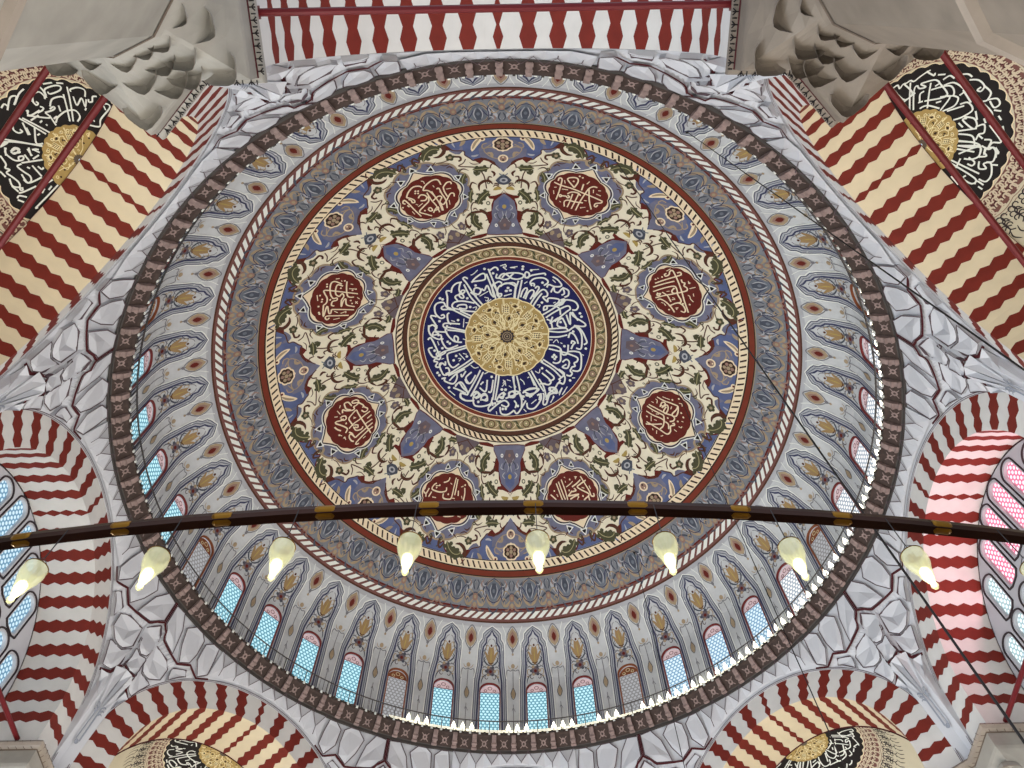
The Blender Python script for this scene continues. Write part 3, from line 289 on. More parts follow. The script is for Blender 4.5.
CENTRE_WRITING=[[[[-1.27,-1.91],[-1.8,-2.69],[-2.2,-3.47],[-2.4,-3.79],[-2.29,-3.88],[-2.13,-3.77]],[[-1.44,-1.83],[-2.02,-2.58],[-2.37,-3.42]],[[-3.1,-2.96],[-3.02,-3.29],[-2.79,-3.52],[-2.47,-3.58]],[[-2.55,-3.56],[-2.65,-3.19],[-2.61,-2.97],[-2.45,-2.86],[-2.33,-3.01],[-2.49,-3.06],[-2.67,-2.76],[-2.52,-2.56],[-2.41,-2.61],[-2.51,-2.81],[-2.78,-2.77],[-2.9,-2.66],[-2.75,-2.39]],[[-3.14,-3.08],[-3.36,-3.08],[-3.33,-2.7],[-3.36,-2.21],[-3.32,-1.95],[-2.94,-1.85]],[[-3.47,-2.16],[-3.57,-2.39],[-3.89,-2.39],[-4.07,-2.17],[-4.04,-1.73],[-3.79,-1.42],[-3.57,-1.46],[-3.62,-1.62],[-3.76,-1.57]],[[-3.47,-2.16],[-3.32,-1.95],[-3.65,-1.96],[-3.7,-2.09],[-3.55,-2.17]],[[-1.82,-2.19],[-2.47,-2.37],[-2.92,-2.35],[-3.09,-2.18],[-3.05,-1.99],[-2.83,-1.9],[-2.39,-1.74],[-1.73,-1.63]],[[-2.82,-2.03],[-2.71,-2.14],[-2.32,-2.11],[-2.33,-1.86],[-2.72,-1.95]],[[-2.03,-1.18],[-2.73,-1.64],[-3.47,-2.16]],[[-1.97,-1.33],[-2.67,-1.76]],[[-4.11,-0.76],[-4.04,-0.93],[-4.33,-1.58],[-4.21,-1.63],[-4.0,-1.54]],[[-4.49,-0.82],[-4.45,-0.98],[-4.25,-1.05],[-4.1,-0.9]],[[-3.28,-1.7],[-3.4,-1.59],[-3.37,-1.15],[-3.21,-0.95]],[[-2.71,-0.93],[-3.1,-1.0],[-3.59,-1.06],[-3.66,-0.88],[-3.45,-0.68]],[[-1.93,-3.51],[-1.75,-3.75],[-1.41,-4.01],[-1.2,-4.03],[-1.15,-3.78],[-1.27,-3.63],[-1.92,-3.57]],[[-1.69,-2.62],[-2.01,-2.89],[-1.79,-2.81],[-1.57,-2.74],[-1.43,-2.98],[-1.56,-3.14],[-1.78,-3.13],[-1.84,-2.88]],[[-1.4,-3.1],[-1.24,-2.97],[-1.06,-3.27],[-0.86,-2.7],[-0.7,-2.51]],[[-0.37,-2.12],[-0.47,-2.75],[-0.67,-3.38],[-0.87,-4.01],[-0.97,-4.33]],[[-0.54,-2.07],[-0.69,-2.76],[-0.89,-3.39],[-1.09,-4.02]],[[-0.92,-4.2],[-0.64,-4.41],[-0.48,-4.37],[-0.43,-4.21]],[[-0.31,-2.25],[-0.57,-3.0],[-0.67,-3.32],[-0.39,-3.5],[-0.23,-3.37]],[[0.44,-2.11],[0.48,-2.73],[0.51,-3.35],[-0.01,-3.36],[-0.4,-3.18],[-0.52,-2.81],[-0.47,-2.56],[-0.31,-2.56],[-0.27,-2.71],[-0.41,-2.72]],[[-0.39,-3.74],[-0.27,-3.93],[-0.05,-3.99],[0.21,-3.73],[-0.12,-3.61],[-0.33,-3.71],[-0.55,-3.75],[-0.49,-4.0]],[[-0.7,-2.51],[-0.79,-3.14],[-0.67,-3.44]],[[0.22,-3.79],[0.44,-4.01]],[[-0.22,-3.74],[0.0,-3.98],[0.38,-4.04],[0.77,-4.01],[0.98,-3.91],[0.93,-3.73],[0.6,-3.63],[0.27,-3.73],[0.33,-3.92]],[[1.04,-3.76],[1.25,-3.73],[1.31,-3.98],[1.15,-4.1],[1.06,-3.91],[1.15,-3.73],[1.47,-3.89],[2.17,-4.03],[2.18,-3.9]],[[1.47,-3.2],[1.36,-3.42],[1.58,-3.67],[2.02,-3.74],[2.29,-3.63],[2.35,-3.44],[2.13,-3.25]],[[1.58,-3.17],[1.58,-3.36],[1.39,-3.36]],[[0.41,-2.17],[0.48,-2.73],[0.54,-3.1],[0.37,-3.29],[-0.01,-3.39],[-0.34,-3.18]],[[0.61,-2.17],[0.76,-2.85],[0.9,-3.6]],[[0.47,-2.11],[0.54,-2.98],[0.71,-3.54]],[[0.81,-2.48],[0.92,-2.85],[1.09,-3.07],[1.2,-2.98],[0.97,-2.42]],[[1.08,-2.36],[1.25,-2.79],[1.47,-2.95],[1.58,-2.8],[1.36,-2.36]],[[1.53,-2.49],[1.86,-3.06],[1.75,-3.18],[1.64,-3.05]],[[1.31,-1.92],[1.58,-2.43],[1.97,-2.93],[2.19,-2.97],[2.35,-2.76]],[[1.47,-1.83],[1.81,-2.43],[2.03,-2.75]],[[2.36,-2.2],[2.08,-2.5],[2.3,-2.57],[2.35,-2.76]],[[2.36,-2.2],[2.41,-2.45],[2.96,-2.42],[2.97,-2.23],[2.75,-2.03]],[[2.61,-3.83],[2.88,-3.66],[3.11,-3.36],[3.05,-3.23],[2.73,-3.21],[2.4,-3.32],[2.3,-3.13]],[[2.52,-2.83],[2.68,-3.15],[2.74,-2.9],[2.95,-2.85],[3.17,-3.11],[3.28,-2.81],[3.12,-2.68]],[[3.16,-3.17],[3.49,-3.01],[3.5,-2.7],[3.29,-2.56]],[[3.07,-2.36],[3.29,-2.44],[3.19,-2.12],[2.97,-2.05],[3.29,-2.38],[3.83,-2.35],[4.06,-2.06],[3.96,-1.81],[3.74,-1.79]],[[2.97,-1.98],[3.19,-2.18],[3.35,-2.38]],[[2.14,-1.63],[2.14,-1.88],[2.31,-1.95],[2.31,-1.76],[2.17,-1.7]],[[2.31,-1.95],[2.75,-1.97],[3.03,-1.8],[3.09,-1.43]],[[2.03,-1.35],[2.64,-1.78],[3.18,-2.25]],[[2.26,-1.2],[2.76,-1.6],[3.46,-2.02],[3.63,-1.84],[3.42,-1.64],[2.76,-0.98]],[[2.48,-0.84],[2.98,-1.24]],[[3.2,-1.25],[2.98,-1.06],[2.93,-0.74],[3.21,-0.64],[3.43,-0.72],[3.2,-1.25]],[[3.42,-1.46],[3.65,-0.86],[3.64,-1.6],[3.86,-1.37],[4.47,-1.0],[4.42,-0.81],[3.87,-0.81]],[[3.74,-1.67],[4.09,-1.14]],[[2.31,-1.11],[2.54,-0.97],[2.65,-0.49]],[[2.65,-1.28],[2.54,-0.97]],[[2.43,-0.36],[2.99,-0.33],[3.49,-0.43],[3.49,-0.55],[3.27,-0.6],[2.43,-0.49]],[[2.43,0.01],[3.0,-0.03],[3.5,-0.19]],[[3.55,-0.44],[3.98,-0.78],[4.32,-0.51],[4.55,-0.04],[4.61,0.19],[4.45,0.33]],[[3.87,-0.83],[4.21,-0.5],[4.33,-0.08],[4.29,0.59],[4.01,0.59]],[[3.56,-0.01],[3.66,-0.32],[3.88,-0.25],[4.06,0.07],[4.12,0.31]],[[3.73,0.68],[3.84,0.39],[3.95,0.26],[3.78,0.16],[3.73,0.34]],[[2.41,0.53],[2.77,0.54],[3.11,0.7],[3.23,1.05],[3.51,0.97],[3.56,0.42]],[[2.43,0.74],[3.11,0.88],[3.57,0.96]],[[2.66,1.57],[2.89,1.62],[3.12,1.42],[3.11,0.76]],[[3.57,0.84],[4.01,0.8],[4.29,0.95],[4.3,1.73],[4.14,1.99],[3.8,1.99]],[[3.51,0.97],[4.07,1.16],[4.08,1.4],[3.91,1.53],[3.97,1.71],[3.8,1.78],[3.69,2.03],[3.8,2.14],[3.69,2.33],[3.46,2.29]],[[3.23,1.53],[3.46,1.34],[3.63,1.5],[3.52,1.87],[3.23,1.83],[3.46,1.64]],[[1.97,1.58],[2.66,1.99],[3.18,2.49]],[[2.09,1.42],[2.78,1.87],[3.35,2.36],[3.29,2.84],[3.0,2.74]],[[3.0,1.97],[3.35,2.24],[3.0,2.62]],[[2.26,2.07],[2.72,2.46],[2.66,2.65],[2.43,2.72]],[[2.03,2.26],[2.54,2.71],[2.43,2.95],[2.14,2.91]],[[1.85,2.63],[2.14,3.14],[2.3,3.88]],[[1.91,2.92],[2.25,2.9]],[[1.22,2.23],[1.5,2.7],[1.73,3.16]],[[1.39,2.14],[1.73,2.75],[2.13,3.38]],[[2.77,3.11],[2.54,3.12],[2.54,3.3],[2.83,3.4],[2.77,3.22]],[[2.25,3.88],[2.42,3.48],[2.77,3.17],[3.0,2.8],[3.23,2.84]],[[3.12,2.61],[3.0,2.86]],[[0.91,3.41],[1.26,3.29],[1.73,3.22],[1.61,3.46],[1.26,3.76]],[[0.91,3.41],[1.43,3.64]],[[0.28,2.5],[0.36,2.95],[0.41,3.36]],[[0.52,2.47],[0.63,2.95],[0.71,3.41]],[[0.03,3.47],[0.27,3.41],[0.44,3.53],[0.32,3.76],[0.03,3.7],[0.09,3.47]],[[-0.38,3.75],[-0.15,3.52]],[[1.73,3.63],[1.9,3.56],[1.84,3.9]],[[0.68,3.47],[0.9,3.92]],[[-2.4,-0.36],[-2.84,-0.5],[-3.45,-0.63]],[[-2.34,-0.45],[-3.44,-0.81]],[[-4.47,-1.07],[-4.49,-0.7],[-4.35,-0.37],[-3.98,-0.11],[-3.81,-0.18],[-3.85,-0.37],[-4.02,-0.33]],[[-4.12,-0.59],[-3.96,-0.44],[-4.29,-0.43],[-4.23,-0.6],[-4.11,-0.65]],[[-4.01,-1.0],[-4.11,-0.65],[-3.46,-0.5]],[[-3.43,-0.93],[-3.56,-0.64],[-3.41,-0.25],[-3.15,0.08]],[[-3.15,0.08],[-2.93,0.17],[-2.86,-0.07],[-3.03,-0.21],[-3.09,-0.03],[-2.99,0.16],[-2.65,0.23]],[[-3.7,-0.1],[-3.81,-0.06],[-3.67,0.33],[-3.45,0.54],[-2.88,0.39]],[[-2.43,0.46],[-3.06,0.58],[-3.69,0.69],[-4.09,0.88],[-4.14,0.75],[-3.91,0.66]],[[-4.58,-0.16],[-4.41,-0.26],[-4.17,0.32],[-4.02,0.77],[-3.97,0.9]],[[-4.34,0.36],[-4.56,0.39],[-4.52,0.64],[-4.26,0.98],[-3.69,0.81],[-3.63,0.7]],[[-2.38,0.59],[-2.95,0.72],[-3.47,0.84],[-3.53,1.07],[-3.44,1.51],[-3.22,1.74],[-2.87,1.54]],[[-1.95,1.41],[-2.54,1.79],[-3.53,2.21]],[[-2.12,1.31],[-2.65,1.65],[-3.64,2.14],[-3.91,1.87],[-4.0,1.43],[-3.83,1.4],[-3.67,1.54],[-3.66,1.3]],[[-4.33,1.21],[-4.21,1.07],[-3.99,1.14],[-3.92,0.96]],[[-4.33,1.21],[-4.11,1.3],[-4.23,1.52],[-4.06,1.61],[-3.89,1.39]],[[-3.68,1.72],[-3.51,1.74],[-3.46,1.98],[-3.69,2.07]],[[-3.93,2.34],[-3.7,2.31],[-3.76,2.48],[-3.26,2.72],[-3.02,2.39],[-3.06,2.03]],[[-3.48,2.51],[-3.01,2.1],[-2.54,1.91]],[[-2.78,2.18],[-2.73,2.36],[-2.49,2.03]],[[-2.56,2.5],[-2.46,2.74],[-2.23,2.77],[-1.92,2.32]],[[-2.34,2.81],[-2.5,2.44],[-2.15,2.12]],[[-1.46,2.17],[-1.88,2.97],[-2.25,3.58]],[[-1.63,2.04],[-1.93,2.61],[-2.48,3.5]],[[-3.15,2.91],[-2.92,2.7],[-2.7,3.02],[-2.47,3.27]],[[-3.27,2.95],[-2.87,3.17],[-2.53,3.38]],[[-2.82,3.29],[-2.83,3.58],[-2.6,3.77]],[[-1.65,2.93],[-1.47,2.76]],[[-1.71,3.1],[-1.43,3.35],[-1.31,3.24],[-1.24,2.66]],[[-1.2,3.37],[-1.02,3.38],[-0.89,2.68]],[[-0.53,2.33],[-0.6,2.92],[-0.8,3.9]],[[-0.68,2.33],[-0.78,2.92],[-0.95,3.89]],[[-2.13,3.42],[-1.89,3.32],[-1.78,3.56],[-2.02,3.66],[-2.13,3.42]],[[-1.79,3.68],[-1.43,3.47],[-1.26,3.71],[-1.44,3.86]],[[0.34,2.35],[0.36,2.95],[0.45,3.18]],[[-0.56,3.63],[-0.26,3.46],[-0.33,3.81],[-0.5,3.75]],[[0.03,3.53],[0.21,3.41],[0.38,3.53],[0.2,3.76],[-0.03,3.7]],[[-2.85,3.33],[-2.86,3.58],[-2.55,3.8],[-2.04,3.85]],[[-3.15,2.84],[-2.77,2.69],[-2.41,3.43],[-2.79,3.33]],[[-1.9,3.41],[-2.1,3.65],[-2.05,4.1],[-1.67,4.22],[-1.21,4.16],[-0.95,3.98]],[[-2.03,3.53],[-1.84,3.35],[-1.71,3.62],[-1.97,3.73]],[[-1.66,3.88],[-1.59,3.63],[-1.33,3.58],[-1.27,3.9],[-1.59,3.82]],[[-1.09,4.23],[-0.95,3.73]],[[-1.16,4.54],[-1.22,4.34],[-0.95,4.04],[-0.96,4.23]],[[-1.16,4.54],[-0.63,4.12],[-0.24,3.94],[0.01,4.14],[-0.12,4.32],[-0.44,4.19]],[[-0.43,3.94],[-0.69,3.99],[-0.62,3.74],[-0.36,3.49],[-0.3,3.69],[-0.62,3.74]],[[-0.51,4.31],[-0.45,4.69],[-0.06,4.76],[0.33,4.52]],[[-0.17,3.82],[0.15,3.7],[0.61,3.51],[0.41,3.38],[0.03,3.5],[0.15,3.76]],[[0.34,3.95],[0.47,4.14],[0.4,4.39]],[[0.33,4.52],[0.46,4.71],[0.65,4.58],[0.92,4.14]],[[0.61,3.38],[0.79,3.89],[0.78,4.39]],[[0.86,3.51],[1.25,3.24],[1.83,3.23],[1.57,3.49],[1.05,3.63],[1.44,3.69]],[[0.78,4.39],[1.05,3.95]],[[1.11,4.08],[1.17,4.39],[1.56,4.38],[1.95,3.86],[1.95,3.48]],[[1.33,2.4],[1.58,3.04]],[[2.08,3.47],[2.14,3.66],[2.08,4.11],[2.27,4.1],[2.46,3.58],[2.72,3.44],[2.91,3.42],[2.85,3.17],[2.47,3.13],[2.47,3.33]]],[[[-1.96,-3.98],[-1.79,-4.06],[-1.56,-4.29]],[[-0.2,-4.55],[0.01,-4.54],[0.01,-4.42],[-0.15,-4.42],[0.06,-4.23]],[[0.23,-4.38],[0.53,-4.35]],[[-1.52,-2.61],[-1.02,-2.9]],[[-1.25,-2.53],[-1.03,-2.46],[-1.09,-2.28],[-1.2,-2.34]],[[-0.14,-2.58],[0.31,-2.7]],[[-0.14,-2.37],[0.19,-2.39]],[[-1.94,-1.89],[-1.72,-1.94],[-1.78,-1.75]],[[-2.47,-1.25],[-2.53,-0.7]],[[-3.2,-1.2],[-2.98,-1.11]],[[-2.4,-0.99],[-2.21,-0.95]],[[-1.1,-2.18],[-0.87,-2.39]],[[0.25,-4.38],[0.66,-4.44]],[[1.39,-4.23],[1.85,-4.27]],[[-0.14,-2.55],[0.31,-2.7]],[[-0.14,-2.37],[0.19,-2.42]],[[1.7,-1.74],[1.98,-1.53]],[[2.61,-3.64],[2.78,-3.46]],[[1.75,-1.99],[1.92,-2.0],[1.86,-1.84]],[[1.03,-3.35],[1.2,-3.48]],[[0.86,-2.23],[1.03,-2.17]],[[2.67,-2.15],[2.8,-2.22]],[[-0.31,-4.49],[0.01,-4.6]],[[0.72,2.65],[0.92,2.83],[0.98,3.0]],[[3.0,3.44],[3.2,3.08]],[[3.23,3.48],[3.52,2.99]],[[3.8,2.44],[3.97,2.42]],[[2.69,0.36],[2.88,0.16],[3.0,0.34]],[[3.11,0.33],[3.22,0.38]],[[1.62,2.16],[1.85,2.27],[1.91,2.03]],[[0.04,3.06],[0.21,3.18]],[[1.16,2.59],[1.27,2.53]],[[2.43,0.19],[2.66,0.18]],[[2.65,3.75],[2.71,3.58]],[[-0.31,2.93],[-0.19,2.76],[-0.14,3.06]],[[4.35,0.95],[4.46,1.0]],[[-2.85,0.91],[-2.52,1.34]],[[-2.92,1.21],[-2.75,1.25],[-2.87,1.39]],[[-4.04,0.01],[-3.97,0.26]],[[-3.88,1.15],[-3.73,1.11]],[[-2.62,0.93],[-2.4,1.01]],[[-0.3,2.7],[-0.19,2.88],[-0.37,3.11]],[[-0.07,2.7],[0.16,2.77]],[[0.04,3.06],[0.21,3.18]],[[-2.19,1.7],[-1.97,1.89],[-1.74,1.85]],[[-1.4,2.29],[-1.17,2.19]],[[-3.5,3.1],[-3.17,3.43]],[[-2.58,0.02],[-2.42,0.1]],[[-0.74,4.56],[-0.71,4.74]],[[0.91,4.45],[1.07,4.61]],[[1.37,4.13],[1.69,3.87]],[[2.52,4.02],[2.75,3.63]],[[3.04,3.54],[3.23,3.08]],[[3.22,3.5],[3.38,3.26]],[[-1.71,3.43],[-1.65,3.56]]],[[-1.18,-4.34],[-2.22,-2.53],[-2.08,-1.96],[-3.74,-2.68],[-3.6,-2.59],[-0.71,-4.04],[0.02,-2.89],[0.23,-2.92],[0.1,-3.08],[-2.81,-1.19],[-3.86,-1.24],[-1.72,-3.31],[0.96,-4.44],[0.94,-4.27],[-0.01,-2.89],[0.25,-2.92],[0.12,-3.08],[2.05,-3.43],[2.03,-2.16],[4.18,-1.61],[4.27,-1.41],[3.1,-0.97],[1.42,-4.2],[2.75,1.12],[2.66,1.24],[2.86,1.23],[2.78,1.36],[3.34,0.53],[3.83,-0.43],[3.68,2.6],[4.56,0.56],[-0.37,3.28],[-0.15,3.29],[2.04,1.97],[2.03,1.55],[-3.47,0.11],[-3.35,0.23],[-4.14,1.94],[-4.04,2.1],[-3.51,2.92],[-4.24,0.56],[-3.02,1.04],[-3.18,1.3],[-0.39,3.28],[-0.17,3.3],[-3.79,0.47],[-0.97,2.49],[-2.4,1.14],[-0.81,4.09],[-0.35,4.43],[-0.17,4.43],[0.56,4.27],[-1.81,3.94],[0.8,3.7],[0.91,3.71]]]
FIELD={"lav":[[-0.13,10.17],[0.95,10.38],[1.97,10.6],[2.45,10.76],[4.12,10.95],[5.57,10.99],[7.32,10.94],[8.16,11.1],[9.16,11.32],[9.18,11.53],[11.54,11.68],[12.55,11.94],[13.26,12.21],[13.87,12.37]],"fr1":[[0.69,10.38],[2.21,10.68],[4.11,10.99],[5.29,11.06],[7.26,11.02],[7.09,10.91],[5.97,10.73],[4.88,10.9],[3.68,10.8],[2.48,10.6]],"fr2":[[11.62,11.71],[12.48,11.99],[13.91,12.35],[14.12,12.07],[13.81,11.84],[13.91,11.63],[13.04,11.75]],"feather":[[3.81,12.15],[4.92,12.04],[5.99,11.86],[6.8,11.65],[7.29,11.45]],"featherc":[[5.01,12.07],[6.21,11.86],[7.08,11.57]],"leaf0":[[5.91,11.23],[6.9,11.18],[7.77,11.22]],"tanA":[[8.73,12.34],[8.5,12.13],[9.0,11.94],[9.79,11.82]],"blueA":[[10.76,12.32],[11.15,12.08],[10.92,11.81]],"tanB":[[2.65,10.98],[2.84,11.24],[4.01,11.26]],"tanC":[[0.72,11.34],[2.77,11.56],[4.6,11.53],[4.62,11.73],[3.6,11.8]],"mand":[[0.13,11.91]],"rose":[[-0.23,10.91]],"g1":[[14.44,11.88],[15.13,12.0],[16.48,12.01],[17.96,11.84],[19.0,11.56]],"r1":[[13.57,12.15],[13.25,11.92],[13.83,11.68],[15.23,11.55],[16.44,11.6]],"fl1":[[12.79,11.36]],"c1":[[11.12,11.07],[10.48,11.1],[10.41,11.26],[11.29,11.32],[11.94,11.37]],"s1":[[9.25,11.11],[10.06,10.92],[11.46,10.81],[9.81,10.69],[8.1,10.61],[5.6,10.5],[3.55,10.45]],"s2":[[13.58,11.24],[15.1,11.21],[16.47,11.27]],"g2":[[3.8,10.45],[5.9,10.43],[8.22,10.48]],"g2b":[[6.27,10.27],[7.41,10.18],[8.03,10.39]],"s3":[[6.2,10.38],[5.57,10.09],[5.35,9.75],[5.31,9.3]],"c2":[[3.33,10.28],[2.44,10.11],[2.88,9.95]],"r2":[[3.29,9.51],[4.09,9.71],[5.79,9.73],[7.36,9.56],[7.65,9.23]],"bud":[[-0.01,10.06],[1.08,9.94],[2.37,9.72],[1.53,9.5],[-0.09,9.44]],"yl":[[0.63,9.21],[1.85,9.27],[3.39,9.17]],"g3":[[4.64,9.14],[6.31,8.96],[8.15,8.71],[9.11,8.44]],"rg":[[5.59,8.44]],"g4":[[10.97,7.98],[12.2,7.69],[11.85,7.31],[9.48,6.95]],"br4":[[6.02,7.73],[7.52,7.93],[9.11,8.14],[7.71,8.11],[7.49,7.96],[10.35,8.02],[13.0,7.98],[15.1,7.79]],"br5":[[15.1,7.79],[15.69,7.44],[14.75,7.22],[13.79,7.37]],"fl2":[[17.78,7.43]],"g5":[[13.23,6.92],[15.5,6.81],[17.72,6.83]],"s4":[[16.69,7.04],[19.12,6.82],[23.18,6.5]],"star":[[-0.07,8.98],[1.91,8.75],[3.62,8.52],[4.28,8.18],[5.01,7.83],[5.04,7.48],[6.3,7.13],[7.92,6.8],[8.21,6.56],[4.13,6.48],[-0.58,6.47]],"sfr":[[-0.16,9.18],[0.94,8.95],[2.86,8.84],[5.28,8.83],[4.87,8.68],[3.57,8.64],[4.57,8.3],[5.04,7.78],[7.58,7.87],[6.54,7.56],[6.2,7.25],[5.04,7.48],[4.1,8.18],[3.28,8.52],[1.58,8.77],[-0.07,8.95]],"bfr":[[8.1,6.65],[11.77,6.63],[15.51,6.62],[16.33,6.49],[11.72,6.41],[8.52,6.5]],"dot2":[[3.63,7.06]],"dotc":[[0.05,8.17]],"purp":[[8.48,6.53],[16.33,6.49],[22.35,6.45],[27.63,6.22],[28.47,6.47],[24.67,6.85],[23.94,7.15],[21.3,7.26],[20.91,6.84],[17.31,6.81],[16.02,6.6]],"stb1":[[1.97,8.28],[3.06,8.11],[2.02,7.93]],"stb2":[[0.93,7.93],[0.54,7.58],[2.14,7.22]],"stb3":[[2.41,7.82],[3.95,7.71],[3.27,7.46]]}
